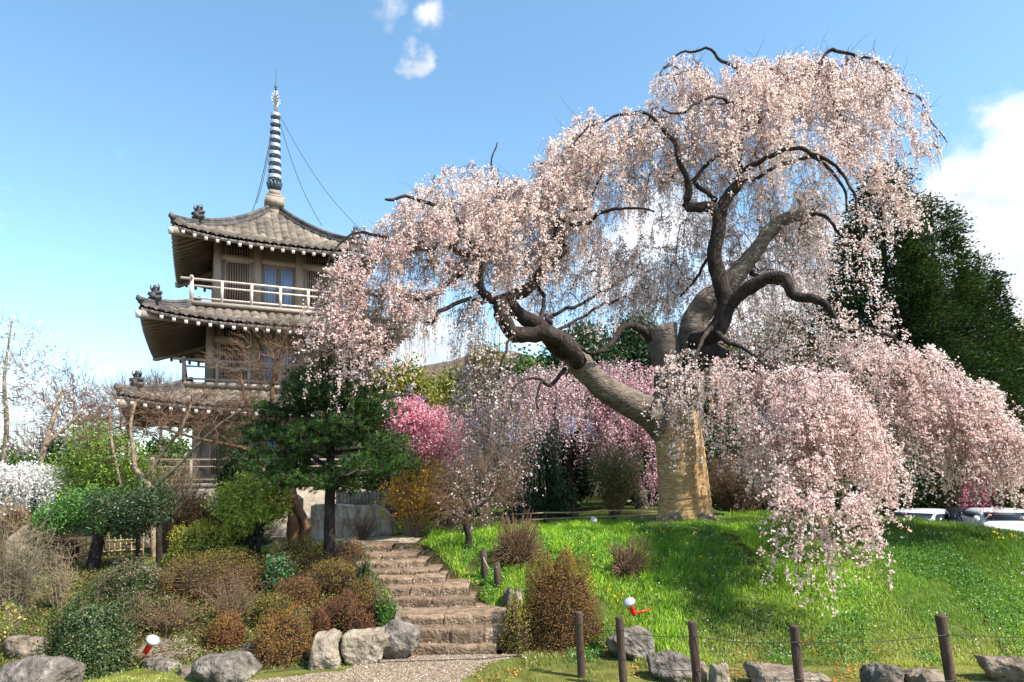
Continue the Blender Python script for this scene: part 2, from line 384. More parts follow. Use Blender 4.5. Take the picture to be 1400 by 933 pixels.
UP = [(-3.6, 14.4), (-2.0, 14.4), (-1.9, 15.6), (-2.5, 17.2), (-6.5, 17.6), (-6.5, 16.6), (-3.9, 16)]
poly_sheet('earth_path', UP, 'sand', step=.1, jag=.15)

# far mountain ----------------------------------------------------------
def hill(name, profile, Y, depth, mat='hill'):
    px = np.array([p[0] for p in profile]); py = np.array([p[1] for p in profile])
    xs_ = np.linspace(px[0], px[-1], 160); top = np.interp(xs_, px, py)
    P = atv(xs_, top, np.full(160, float(Y)))
    k = 26; s = np.linspace(0, 1, k)[:, None]
    V = np.zeros((k, 160, 3)); V[..., 0] = P[:, 0]; V[..., 1] = Y-depth+2*depth*s
    V[..., 2] = np.maximum(P[:, 2], 1)[None]*np.sin(pi*s)**.8-2
    V[..., 2] += fnoise(V.reshape(-1, 3), .03, 4).reshape(k, 160)*2.2*np.sin(pi*s)
    V = V.reshape(-1, 3); i = (np.arange(k-1)*160)[:, None]+np.arange(159)[None]
    return tag(mesh(name, V, np.stack([i, i+1, i+161, i+160], -1).reshape(-1, 4), mat, smooth=True), kind='structure')
hill('mountain', [(430, 640), (520, 540), (560, 505), (585, 492), (615, 486), (650, 478), (700, 480), (760, 500), (850, 520), (950, 560), (1100, 600), (1300, 640)], 330, 90)
hill('far_hill', [(-500, 640), (-200, 618), (0, 628), (100, 636), (300, 630), (500, 620), (900, 600), (1200, 590), (1500, 600), (1900, 640)], 480, 90)

# ------------------------------------------------------------------ stairs
def rotz(a): return np.array([[cos(a), -sin(a), 0], [sin(a), cos(a), 0], [0, 0, 1]])
steps = [(572, 668, 882, 10.3), (568, 692, 860, 10.42), (553, 682, 842, 10.78), (541, 640, 818, 11.55), (536, 632, 803, 11.82), (518, 600, 789, 12.3), (510, 592, 780, 12.65),
         (496, 574, 769, 13.05), (476, 562, 759, 13.5), (466, 528, 746, 14.1)]
st = thing('stone_staircase', 'worn brown stone steps climbing from the gravel path between the clipped shrubs', 'staircase', at(620, 885, 10.3))
for k, (x0, x1, y, Y) in enumerate(steps):
    a_ = at(x0, y, Y); b_ = at(x1, y, Y); z = (a_[2]+b_[2])/2
    depth = (steps[k+1][3]-Y+.45) if k < 9 else .9
    zb = at(600, steps[k-1][2], steps[k-1][3])[2]-.12 if k else -.12
    nxp = 90; u = np.linspace(0, 1, nxp); nj = [1, 3, 2, 2, 3, 2, 2, 3, 2, 2][k]; jt = (np.arange(1, nj)/nj+rng.uniform(-.08, .08, nj-1)) if nj > 1 else np.array([]); joint = np.zeros(nxp)
    for j_ in jt: joint = np.maximum(joint, np.clip(1-np.abs(u-j_)/.013, 0, 1))
    sid = np.searchsorted(jt, u); tone = rng.uniform(.75, 1.2, nj)[sid]
    # front profile with worn rounded nosing, then back
    prof = [(0.02, zb), (.012, (zb+z)/2), (0.0, z-.04), (.006, z-.012), (.02, z), (.2, z+.004), (depth*.6, z+.002), (depth, z), (depth, zb)]
    V = []
    for (dy, zz) in prof:
        X = a_[0]-.12+(b_[0]-a_[0]+.24)*u; Yy = np.full(nxp, Y+dy); Zz = np.full(nxp, zz)
        q = np.stack([X, Yy, Zz], -1); w = fnoise(q+k*7, 2.2, 3)
        if zz > zb+.01: Zz = Zz+w*.012+fnoise(q+k, 9, 2)*.006-joint*.03+(tone-1)*.03
        if dy < .1: Yy = Yy+w*.026+fnoise(q, 8, 3)*.010+.015*np.sin(X*3+k)+joint*.05+(tone-1)*.05
        V.append(np.stack([X, Yy, Zz], -1))
    V = np.array(V); kk = len(prof); i = (np.arange(kk-1)*nxp)[:, None]+np.arange(nxp-1)[None]
    F4 = np.stack([i, i+1, i+nxp+1, i+nxp], -1).reshape(-1, 4)
    ends = [np.array([[r*nxp for r in range(kk)][::-1], [r*nxp+nxp-1 for r in range(kk)]])]
    mesh('step', V.reshape(-1, 3), [F4]+ends, 'step', st, col=(np.tile(tone, kk)[:, None]*np.array([1, .98, .95])))

# ------------------------------------------------------------------ pagoda
TH = radians(24.6)
PC = np.array([-9.92, 28.0]); PG = float(H(PC[0], PC[1]))
pag = thing('pagoda', 'three storey pagoda with curved brown tiled roofs, pale balconies and a tall ringed spire', 'pagoda', (PC[0], PC[1], 0), TH, local=True)
def eave(u, W_, zm, lift): return zm+lift*np.abs(u)**3.2
def side_rot(k):
    a = k*pi/2; return np.array([[cos(a), -sin(a), 0], [sin(a), cos(a), 0], [0, 0, 1]])
rtile = np.random.default_rng(5)
def make_roof(W_, zc, Wt, zt, Wwall, lift=.45, zin=.5, tip=True, ornaments=True):
    zm = zc-lift
    # tiles
    bt = B()
    nu = int(W_*2/.30)*6; nv = 30 if Wt < 1 else 16; u = np.linspace(-1, 1, nu+1)
    v = np.repeat(np.linspace(0, 1, nv+1), 2)[1:-1]; stepk = np.tile([0, 1], nv)
    def surf(uu, vv):
        w = W_+(Wt-W_)*vv; x = uu*w
        z = eave(uu, W_, zm, lift)*(1-vv)+zt*vv - (zt-zm)*(.30*vv*(1-vv)*1.9)
        z = z-lift*np.abs(uu)**3.2*(1-vv)*vv*.9
        return x, w, z
    UU, VV = np.meshgrid(u, v)
    x, w, z = surf(UU, VV)
    rib = .085*np.abs(np.cos(pi*x/.30))**.8
    saw = np.where(stepk == 0, .045, 0.)[:, None]
    wob = fnoise(np.stack([x, w, z], -1), 2.0, 2)*.012
    z2 = z+rib+saw+wob
    P = np.stack([x, -w, z2], -1)
    tcol = rtile.uniform(.62, 1.25, (nv+1, int(W_*2/.3)+3))[(np.arange(2*nv)//2)[:, None], np.clip(np.round(x/.30+W_/.3).astype(int), 0, int(W_*2/.3)+2)]
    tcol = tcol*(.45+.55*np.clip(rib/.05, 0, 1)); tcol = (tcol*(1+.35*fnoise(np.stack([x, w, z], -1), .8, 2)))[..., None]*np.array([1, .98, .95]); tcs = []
    nr, nc = P.shape[:2]; i = (np.arange(nr-1)*nc)[:, None]+np.arange(nc-1)[None]; F = np.stack([i, i+1, i+nc+1, i+nc], -1).reshape(-1, 4)
    # front lip
    lip = np.stack([P[0], P[0]-[0, 0, .12]], 0); 
    for k in range(4):
        R = side_rot(k); bt.add(P.reshape(-1, 3)@R.T, F); tcs += [tcol.reshape(-1, 3), np.ones((2*nc, 3))*.8]
        j = np.arange(nc-1); bt.add(lip.reshape(-1, 3)@R.T, np.stack([j, j+nc, j+nc+1, j+1], -1))
    rf = bt.build('roof', 'tile', pag, local=True, col=np.concatenate(tcs))
    # eave tile ends (round dark ends)
    be = B()
    for k in range(4):
        R = side_rot(k)
        for xx in np.arange(-math.floor(W_/.30)*.30, W_, .30):
            uu = xx/W_; zz = eave(uu, W_, zm, lift)
            if abs(uu) > .99: continue
            p = np.array([xx, -W_-.02, zz+.0])@R.T
            be.lathe([(0.0, .03), (.05, .03), (.06, 0), (.055, -.10), (0, -.10)], p, 8, axis=tuple(R@np.array([0, -1, 0.])))
    tag(be.build('eave_tiles', 'ridge', rf, local=True), kind='stuff')
    # fascia + soffit
    bs = B(); nn = 41; uu = np.linspace(-1, 1, nn)
    def soff(x, w_):
        vv = np.clip((W_-.12-w_)/(W_-.12-Wwall), 0, 1); u_ = np.clip(x/np.maximum(w_, 1e-3), -1, 1)
        return (eave(u_, W_, zm, lift)-.20)*(1-vv)+(zm+zin)*vv
    vv = np.linspace(0, 1, 9)
    for k in range(4):
        R = side_rot(k)
        w_ = (W_-.12)+(Wwall-.05-W_+.12)*vv; X = uu[None]*w_[:, None]
        Z = soff(X, w_[:, None]*np.ones_like(X)); Pp = np.stack([X, -w_[:, None]*np.ones_like(X), Z], -1)
        i = (np.arange(8)*nn)[:, None]+np.arange(nn-1)[None]
        bs.add(Pp.reshape(-1, 3)@R.T, np.stack([i, i+nn, i+nn+1, i+1], -1).reshape(-1, 4))
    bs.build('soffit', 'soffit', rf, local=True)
    bf = B()
    for k in range(4):
        R = side_rot(k); z0 = eave(uu, W_, zm, lift)
        w0 = W_-.05
        for (wa, za, zb) in ((w0, -.10, -.20), ):
            A_ = np.stack([uu*wa, np.full(nn, -wa), z0+za], -1); B_ = np.stack([uu*wa, np.full(nn, -wa), z0+zb], -1)
            C_ = np.stack([uu*(wa-.1), np.full(nn, -wa+.1), z0+zb], -1)
            j = np.arange(nn-1); bf.add(np.concatenate([A_, B_, C_])@R.T, [np.stack([j, j+nn, j+nn+1, j+1], -1), np.stack([j+nn, j+2*nn, j+2*nn+1, j+nn+1], -1)])
    bf.build('fascia', 'beam', rf, local=True)
    xs_ = np.arange(-W_+.32, W_-.2, .37); xs_ = xs_-xs_.mean(); rest = B(); restw = B()
    for k in range(4):
        R = side_rot(k)
        for xx in xs_:
            wi = max(Wwall, abs(xx)+.03)
            if wi > W_-.3: continue
            a_ = np.array([xx, -(W_+.01), soff(xx, W_-.12)-.09]); b_ = np.array([xx, -wi, soff(xx, wi)-.05])
            d = unit(a_-b_); e = a_+d*.004; one = k == 0 or (k == 3 and W_ < 4)
            if one:
                q = B().beam(a_@R.T, b_@R.T, .11, .13); q.beam(e@R.T, (e+d*.014)@R.T, .10, .115)
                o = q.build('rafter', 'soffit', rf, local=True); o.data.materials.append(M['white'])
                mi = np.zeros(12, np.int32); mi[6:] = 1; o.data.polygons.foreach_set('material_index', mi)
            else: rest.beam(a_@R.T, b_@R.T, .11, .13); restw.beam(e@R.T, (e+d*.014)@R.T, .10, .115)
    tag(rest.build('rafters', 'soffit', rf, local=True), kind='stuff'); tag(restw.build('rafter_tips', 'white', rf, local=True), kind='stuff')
    for k in range(4):
        a = k*pi/2+pi/4; dx = np.array([cos(a), sin(a), 0])*2**.5
        s = np.linspace(0, 1, 26); _, w1, z1 = surf(np.ones(26), s)
        pts = dx[None]*w1[:, None]; pts[:, 2] = z1+.09
        b1 = B(); b1.tube(pts, .09, 8)
        b1.tube(pts+[0, 0, .10], .075, 8)
        if tip: b1.tube(pts[6:]+[0, 0, .19], .08, 8)
        o = b1.build('ridge', 'ridge', rf, local=True)
        p = pts[6]+[0, 0, .32]; q = Vector(dx.tolist()); tz = math.atan2(dx[1], dx[0])
        b2 = B(); Rz = rotz(tz)
        for (cx, cz, hx, hy, hz) in ((0, 0, .06, .20, .16), (0, .2, .05, .12, .1), (.02, .1, .05, .28, .05), (.02, -.06, .05, .26, .05), (0.02, .32, .04, .05, .06), (.1, 0, .07, .08, .08)):
            b2.box(p+Rz@np.array([cx, 0, cz]), (hx, hy, hz), Rz)
        for sg in (-1, 1):
            b2.tube([p+Rz@np.array([0, sg*.12, .18]), p+Rz@np.array([.03, sg*.2, .3]), p+Rz@np.array([.05, sg*.15, .4])], [.04, .03, .015], 6)
        b2.build('ridge_ornament', 'ridge', o, local=True)
        e = pts[0]+[0, 0, .02]; b3 = B()
        b3.tube([e-dx*.05, e+dx*.04+[0, 0, .08], e+dx*.05+[0, 0, .17]], [.11, .10, .04], 8).build('ridge_end', 'ridge', o, local=True)
        # hip rafter with white nose
        b4 = B(); c0 = dx*(W_+.02); c0[2] = zc-.34; c1 = dx*(Wwall); c1[2] = zm+zin-.16
        b4.beam(c0, c1, .2, .24); b4.build('corner_beam', 'beam', rf, local=True)
        b5 = B(); d5 = unit(c0-c1); b5.beam(c0+d5*.01, c0+d5*.05, .19, .22); b5.build('beam_nose', 'white', rf, local=True)
    return rf
R3 = make_roof(3.68, 11.56, .24, 13.62, 2.3, lift=.30)
R2 = make_roof(4.53, 8.35, 2.75, 8.86, 2.5, lift=.30, zin=.45)
R1 = make_roof(5.03, 5.35, 2.95, 5.88, 2.9, lift=.30, zin=.4)
def storey(hw, z0, z1, door=True, ground_floor=False):
    bw = B(); bw.box((0, 0, (z0+z1)/2), (hw-.10, hw-.10, (z1-z0)/2)); bw.build('wall', 'wall', pag, local=True)
    hgt = z1-z0; c = [-hw+.13, -hw*.33, hw*.33, hw-.13]
    zt = z0+hgt*.70     # tie beam
    for k in range(4):
        R = side_rot(k)
        for cx in c[:3]:
            b_ = B(); b_.box(np.array([cx, -hw+.10, (z0+z1)/2])@R.T, np.abs(R@np.array([.13, .12, hgt/2]))); b_.build('column', 'beam', pag, local=True)
        b_ = B()
        for zz, hh, pr in ((zt, .10, .02), (z0+.12, .10, .01), (z1-.12, .12, .015)):
            for s0, s1 in ((c[0]+.133, c[1]-.133), (c[1]+.133, c[2]-.133), (c[2]+.133, c[3]-.133)):
                b_.box(np.array([(s0+s1)/2, -hw+.10-pr, zz])@R.T, np.abs(R@np.array([(s1-s0)/2, .09, hh])))
        b_.build('beam', 'beam', pag, local=True)
        for side in (-1, 1):
            xm = side*(hw*.33+hw-.13)/2; ww = .40
            f = B(); zc_ = (z0+.25+zt-.1)/2; hh = (zt-.12-z0-.28)/2
            for (ox, oz, hx, hz) in ((-ww-.03, 0, .03, hh+.03), (ww+.03, 0, .03, hh+.03), (0, hh+.003, ww-.001, .03), (0, -hh-.003, ww-.001, .03)):
                f.box(np.array([xm+ox, -hw+.085, zc_+oz])@R.T, np.abs(R@np.array([hx, .03, hz])))
            fo = f.build('window', 'beam', pag, local=True)
            g = B(); g.box(np.array([xm, -hw+.10, zc_])@R.T, np.abs(R@np.array([ww-.002, .012, hh-.03]))); g.build('window_recess', 'dark', fo, local=True)
            s_ = B()
            for q in np.linspace(-ww+.05, ww-.05, 9): s_.box(np.array([xm+q, -hw+.072, zc_])@R.T, np.abs(R@np.array([.026, .016, hh-.03])))
            s_.build('slats', 'slat', fo, local=True)
            # dark louvre above the tie beam
            f = B(); zl = zt+.1+(z1-zt-.3)/2; hl = max(.1, (z1-zt-.42)/2)
            f.box(np.array([xm, -hw+.09, zl])@R.T, np.abs(R@np.array([.38, .02, hl]))); fo = f.build('louvre', 'dark', pag, local=True)
            s_ = B()
            for q in np.linspace(-.33, .33, 8): s_.box(np.array([xm+q, -hw+.062, zl])@R.T, np.abs(R@np.array([.012, .008, hl])))
            s_.build('slats', 'slat', fo, local=True)
        if door:
            hh = (zt-.12-z0-.05)/2; zc_ = z0+.05+hh
            f = B(); wd = .56
            for (ox, oz, hx, hz) in ((-wd-.03, 0, .04, hh), (wd+.03, 0, .04, hh), (0, hh-.03, wd-.012, .03), (0, 0, .045, hh-.065)):
                f.box(np.array([ox, -hw+.08, zc_+oz])@R.T, np.abs(R@np.array([hx, .045, hz])))
            fo = f.build('door', 'slat', pag, local=True)
            for sd_ in (-1, 1):
                g = B(); g.box(np.array([sd_*.295, -hw+.09, zc_])@R.T, np.abs(R@np.array([.22, .01, hh-.1]))); g.build('pane', 'pane', fo, local=True)
                s_ = B()
                for q in (-.11, 0, .11): s_.box(np.array([sd_*.295+q, -hw+.07, zc_])@R.T, np.abs(R@np.array([.010, .008, hh-.1])))
                s_.box(np.array([sd_*.295, -hw+.052, zc_-.1])@R.T, np.abs(R@np.array([.22, .008, .03])))
                s_.build('door_bars', 'slat', fo, local=True)
def balcony(hw, z, bays, mat='rail', h=.80):
    b_ = B()
    for k in range(4):
        R = side_rot(k)
    b_.box((0, 0, z-.07), (hw+.05, hw+.05, .07)); b_.box((0, 0, z-.20), (hw-.1, hw-.1, .058))
    bo = b_.build('balcony', 'beam', pag, local=True)
    for k in range(4):
        R = side_rot(k)
        for j in range(bays):
            x = -hw+.04+(2*hw-.08)*j/bays
            q = B(); e = .06 if j == 0 else .045
            q.box(np.array([x, -hw+.04, z+h/2+(.03 if j == 0 else -.02)])@R.T, np.abs(R@np.array([e, e, h/2+(.06 if j == 0 else 0)]))); q.build('railing_post', mat, bo, local=True)
        for zz, t_, ext in ((z+.12, .03, 0), (z+.36, .0, 0), (z+.56, .028, 0), (z+.80, .035, .32)):
            if t_ == 0: continue
            q = B(); q.box(np.array([0, -hw+.04-(.0021 if ext == 0 else 0)+.001*k, zz+.002*k])@R.T, np.abs(R@np.array([hw+ext, t_+.004, t_]))); q.build('rail', mat, bo, local=True)
storey(2.3, 8.96, 11.75); storey(2.5, 6.01, 8.45); storey(2.9, 2.45, 5.45)
balcony(3.07, 8.96, 6); balcony(3.25, 6.01, 6, 'beam')
# stone platform and veranda
b_ = B(); b_.box((0, 0, 1.55), (4.6, 4.6, .72)); b_.build('plinth', 'stone', pag, local=True)
balcony(4.1, 2.45, 7, 'plank', .8)
for k in range(4):
    R = side_rot(k)
    for xx in np.linspace(-3.9, 3.0, 5):
        q = B(); q.box(np.array([xx, -3.9, 2.26])@R.T, (.12, .12, .01)); 
# spire
sp = B(); sp.box((0, 0, 13.74), (.27, .27, .22)).box((0, 0, 14.14), (.37, .37, .19)).box((0, 0, 14.37), (.34, .34, .028)).box((0, 0, 14.425), (.29, .29, .026))
so = sp.build('spire_base', 'stone', pag, local=True)
B().box((0, 0, 14.56), (.215, .215, .105)).build('bowl', 'stone', so, local=True)
pt = B()
for j in range(12):
    a = j*2*pi/12; ca, sa = cos(a), sin(a)
    w = .085
    P = []
    for r, z, ww in ((.18, 14.67, .06), (.27, 14.80, .08), (.31, 14.95, .07), (.34, 15.06, .0)):
        P += [(r*ca-ww*sa*-1, r*sa-ww*ca, z), (r*ca+ww*sa*-1, r*sa+ww*ca, z)]
    P = np.array(P); Pi = P*[.93, .93, 1]
    F = [[i, i+1, i+3, i+2] for i in (0, 2, 4)]; F2 = [[i+8, i+10, i+11, i+9] for i in (0, 2, 4)]
    pt.add(np.concatenate([P, Pi]), F+F2+[[0, 2, 10, 8], [2, 4, 12, 10], [4, 6, 14, 12], [1, 9, 11, 3], [3, 11, 13, 5], [5, 13, 15, 7]])
pt.lathe([(.1, 14.68), (.2, 14.72), (.16, 14.95), (0, 14.95)], (0, 0, 0), 16)
pt.build('lotus_cup', 'bronze', so, local=True)
B().tube([(0, 0, 14.9), (0, 0, 18.5), (0, 0, 19.2)], [.06, .045, .025], 10).build('spire_pole', 'slat', pag, local=True)
for j in range(9):
    z = 15.2+j*.342; r = .285-.0105*j
    q = B(); q.lathe([(r, z), (r+.012, z+.07), (r, z+.14), (r-.02, z+.14), (r-.025, z+.07), (r-.02, z), (r, z)], (0, 0, 0), 24)
    q.lathe([(r*.55, z-.05), (r*.6, z-.02), (r*.5, z+.0), (.05, z+.01), (.05, z-.05), (r*.55, z-.05)], (0, 0, 0), 16)
    o = q.build('ring', 'metal', pag, local=True)
    s_ = B()
    for k in range(8):
        a = k*pi/4+.2; s_.beam((.05*cos(a), .05*sin(a), z+.05), ((r-.03)*cos(a), (r-.03)*sin(a), z+.05), .03, .04)
        s_.box(((r-.03)*cos(a), (r-.03)*sin(a), z-.055), (.02, .02, .05))
    s_.build('ring_spokes', 'bronze', o, local=True)
fl = B()
for k in range(4):
    a = k*pi/2+.5; ca, sa = cos(a), sin(a)
    for q in range(5):
        z = 18.42+q*.13; w = [.12, .22, .24, .17, .08][q]
        for s in (0, 1):
            p = [(0.03*ca, .03*sa, z), (w*.6*ca, w*.6*sa, z+.02+.05*s), (w*ca, w*sa, z+.10), (w*.75*ca, w*.75*sa, z+.17)]
            fl.tube(p, [.012, .014, .012, .006], 5)
fl.build('flame_ornament', 'metal', pag, local=True)
B().lathe([(0, 19.1), (.06, 19.14), (.03, 19.2), (.075, 19.27), (.03, 19.34), (.018, 19.36), (.012, 20.05), (0, 20.12)], (0, 0, 0), 10).build('spire_tip', 'bronze', pag, local=True)
for k in range(4):
    e = np.array([(-.75, -.75, 13.75), (-.9, .6, 13.6), (3.2, -3.2, 12.15), (1.7, -1.7, 12.85)][k], float)
    s = np.linspace(0, 1, 16)[:, None]; P = np.array([0, 0, 18.35])*(1-s)+e*s; P[:, 2] -= .9*np.sin(pi*s[:, 0])*.6
    B().tube(P, .013, 4).build('stay_cable', 'wire', pag, local=True)

# ------------------------------------------------------------------ tree growing
def grow(nodes, targets, seg=.3, bow=.12, wig=.05, penal=.0):
    """nodes: (n,3) skeleton already there; returns P, parent (-1 for skeleton), tips index"""
    P = np.array(nodes, float); par = [-1]*len(P); cap = len(P)+len(targets)*14
    buf = np.zeros((cap, 3)); buf[:len(P)] = P; n = len(P); tips = []
    c = P.mean(0)
    d0 = np.array([np.min(np.linalg.norm(P-t_, axis=1)) for t_ in targets])
    for ti in np.argsort(d0):
        t_ = targets[ti]; dv = buf[:n]-t_; dd = np.sqrt((dv**2).sum(1))+np.maximum(dv[:, 2], 0)*.5
        j = int(np.argmin(dd)); a_ = buf[j]; L = np.linalg.norm(t_-a_); k = max(1, min(12, int(math.ceil(L/seg))))
        prev = j
        w = rng.normal(size=3)*wig*L
        for q in range(1, k+1):
            s = q/k; p = a_+(t_-a_)*s+w*sin(pi*s)+np.array([0, 0, bow*L*sin(pi*s)])
            if q < k: p = p+rng.normal(size=3)*wig*.35*L/k
            if n >= cap: break
            buf[n] = p; par.append(prev); prev = n; n += 1
        tips.append(prev)
    return buf[:n], np.array(par), np.array(tips)
def branch_radii(par, r0=.006, pw=.5, rmax=.08):
    n = len(par); cnt = np.zeros(n); has = np.zeros(n, bool)
    ch = par[par >= 0]; has[ch] = True; cnt[~has] = 1
    for i in range(n-1, -1, -1):
        if cnt[i] == 0: cnt[i] = 1
        if par[i] >= 0: cnt[par[i]] += cnt[i]
    return np.minimum(r0*cnt**pw, rmax)
def branch_mesh(P, par, r, n=5):
    i = np.where(par >= 0)[0]; rp = np.minimum(r[par[i]], r[i]*1.6)
    d = unit(P[i]-P[par[i]])
    return tubes(np.stack([P[par[i]]-d*rp[:, None]*.3, P[i]+d*r[i][:, None]*.2], 1), np.stack([rp, r[i]], 1), n)
def smooth_path(pts, step=.12):
    pts = np.array(pts, float); Q = np.concatenate([[2*pts[0]-pts[1]], pts, [2*pts[-1]-pts[-2]]]); out = []
    for i in range(1, len(Q)-2):
        p0, p1, p2, p3 = Q[i-1:i+3]; k = max(2, int(np.linalg.norm((p2-p1)[:3])/step))
        t = np.linspace(0, 1, k, endpoint=False)[:, None]
        out.append(.5*((2*p1)+(-p0+p2)*t+(2*p0-5*p1+4*p2-p3)*t**2+(-p0+3*p1-3*p2+p3)*t**3))
    out.append(pts[-1:]); return np.concatenate(out)
def limb_mesh(b, pts4, n=12, knob=.10, seed=0, kink=0):
    """pts4: (k,4) xyz + radius, lumpy tube"""
    q = smooth_path(pts4, .10); P = q[:, :3]; r = np.maximum(q[:, 3], .004)
    if kink:
        e = np.linspace(0, 1, len(P)); env = np.minimum(1, np.minimum(e, 1-e)*8)[:, None]*kink
        P = P+env*np.stack([fnoise(P+3, 2.6, 3), fnoise(P+17, 2.6, 3), fnoise(P+31, 2.6, 3)], -1)
    V, F = tubes(P[None], r[None], n); c = np.repeat(P, n, 0)
    off = fnoise(V/np.repeat(np.maximum(r, .05), n)[:, None]*.25+seed, 2.2, 3)
    V = c+(V-c)*(1+off*knob)[:, None]
    k = len(P); b.add(V, [F, np.array([[*range(n)][::-1], [*range((k-1)*n, k*n)]])])
    return P
def wfan(paths): return [(p[0], p[1], p[2], p[3]) for p in paths]
def limb(pp):  # px,py,Y,halfwidth px -> world + radius
    return np.array([[*at(a, b_, Y), hw/FPX*Y] for a, b_, Y, hw in pp])

# ------------------------------------------------------------------ the weeping cherry
wc = thing('weeping_cherry_tree', 'huge old weeping cherry in pale pink blossom, its trunk wrapped in straw matting', 'tree', gp(937, 16))
bt = B(); skel = []
def addlimb(pp, n=12, knob=.1, b=None, sk=True, kink=0):
    L = limb(pp); P = limb_mesh(b or bt, L, n, knob, len(skel), kink)
    if sk: skel.append(P[::2])
    return P
g0 = gp(937, 16)
TR = [(934, 735, 16, 44), (936, 716, 16, 36), (936, 690, 16, 33), (933, 650, 16, 31), (929, 610, 16, 30), (925, 580, 16, 29), (921, 560, 16, 27)]
addlimb(TR, 20, .05)
addlimb([(912, 590, 16, 22), (912, 560, 16, 21), (914, 530, 15.9, 18.5), (913, 505, 15.9, 18), (909, 480, 15.9, 19), (907, 462, 15.9, 20), (904, 448, 15.9, 21)], 16, .12)
addlimb([(932, 590, 16.1, 24), (940, 545, 16.1, 22), (942, 500, 16.2, 21), (945, 460, 16.2, 20), (958, 425, 16.1, 18), (982, 398, 16, 16), (1010, 372, 15.9, 14), (1032, 345, 15.8, 11.5), (1048, 322, 15.7, 10.5), (1068, 302, 15.7, 9.5), (1092, 295, 15.6, 8), (1112, 290, 15.6, 6)], 16, .12)
for k in range(9):
    a_ = k*2*pi/9+rng.uniform(-.25, .25); L_ = rng.uniform(.75, 1.15); e_ = np.array([cos(a_), sin(a_)])
    pts_ = []
    for f_, r_ in ((.30, .20), (.52, .17), (.52+.25*L_, .10), (.55+.6*L_, .04)):
        q_ = g0[:2]+e_*f_+rng.normal(size=2)*.03; pts_.append([q_[0], q_[1], float(H(q_[0], q_[1]))+(.22 if f_ < .4 else .09 if f_ < .6 else .01), r_])
    limb_mesh(bt, np.array(pts_), 8, .15, k)
bd = B()   # dark bark limbs
def dl(pp, n=10, knob=.14):
    return addlimb([(a_, b_, Y_, w_*(.78 if w_ < 6 else 1)) for a_, b_, Y_, w_ in pp], n, knob, bd, kink=.075)
dl([(950, 470, 15.8, 15), (972, 462, 15.4, 13), (986, 440, 15.3, 13), (990, 405, 15.2, 11), (984, 375, 15.2, 10.5), (981, 345, 15.2, 10), (983, 315, 15.2, 9.5), (984, 290, 15.2, 9.5)])
dl([(984, 292, 15.2, 9), (970, 284, 15.2, 8), (950, 282, 15.1, 7.5), (936, 279, 15.1, 7), (939, 262, 15.1, 6), (938, 240, 15, 5.5), (929, 215, 15, 5), (921, 188, 15, 4), (900, 170, 15, 3), (880, 158, 14.9, 3), (850, 157, 14.8, 2.5), (815, 170, 14.6, 2), (780, 200, 14.5, 1.5)])
dl([(938, 258, 15.1, 5), (948, 243, 15, 4), (967, 222, 15, 3.5), (1001, 199, 14.8, 3)])
dl([(984, 296, 15.2, 8.5), (992, 270, 15.2, 8), (1006, 250, 15.2, 7), (1012, 225, 15.2, 6), (1012, 195, 15.3, 5), (1018, 165, 15.4, 4.5), (1015, 130, 15.5, 3.5), (1008, 94, 15.6, 3), (985, 84, 15.6, 3), (962, 73, 15.6, 2.5), (930, 74, 15.6, 1.8), (908, 95, 15.5, 1.2)])
dl([(980, 275, 15.3, 5), (968, 262, 15.3, 4), (950, 250, 15.4, 3.5)])
dl([(1013, 180, 15.3, 5), (1040, 160, 15.6, 5), (1066, 147, 15.8, 5), (1096, 128, 16, 4.5), (1113, 112, 16.1, 3.5), (1125, 85, 16.2, 3), (1143, 67, 16.2, 3.5), (1160, 75, 16.2, 3), (1175, 78, 16.2, 2.5), (1192, 82, 16.1, 2), (1225, 110, 16, 1.6), (1262, 150, 15.8, 1.2), (1295, 195, 15.6, .8)])
dl([(1010, 235, 15.2, 5), (1035, 222, 14.9, 4.5), (1061, 211, 14.7, 4), (1096, 201, 14.5, 4), (1126, 216, 14.3, 3.5), (1151, 233, 14.2, 3), (1163, 263, 14.1, 2.5), (1180, 330, 13.9, 1.5)])
dl([(1005, 250, 15.2, 5), (1050, 235, 15.1, 3.5), (1085, 218, 15, 3.5), (1120, 222, 14.9, 3.2), (1150, 245, 14.8, 2.6), (1158, 290, 14.7, 1.6)])
dl([(1113, 115, 16.1, 3), (1140, 135, 15.7, 2.6), (1158, 160, 15.5, 2.2), (1165, 190, 15.3, 1.8), (1172, 215, 15.2, 1.4)])
dl([(1040, 160, 15.6, 4), (1010, 140, 15.2, 3), (975, 135, 14.8, 2.6), (950, 143, 14.6, 2.5), (935, 154, 14.5, 2.2), (905, 150, 14.4, 1.5)])
dl([(985, 432, 15.3, 11), (1005, 408, 15.1, 9.5), (1025, 388, 14.9, 9.5), (1046, 379, 14.7, 9), (1066, 384, 14.5, 8), (1088, 402, 14.3, 7), (1112, 413, 14.1, 6), (1138, 432, 13.9, 5), (1160, 448, 13.8, 4.5), (1190, 452, 13.7, 4), (1222, 462, 13.6, 3.5), (1250, 482, 13.5, 3), (1295, 512, 13.4, 2.5), (1345, 552, 13.3, 2), (1385, 612, 13.2, 1)])
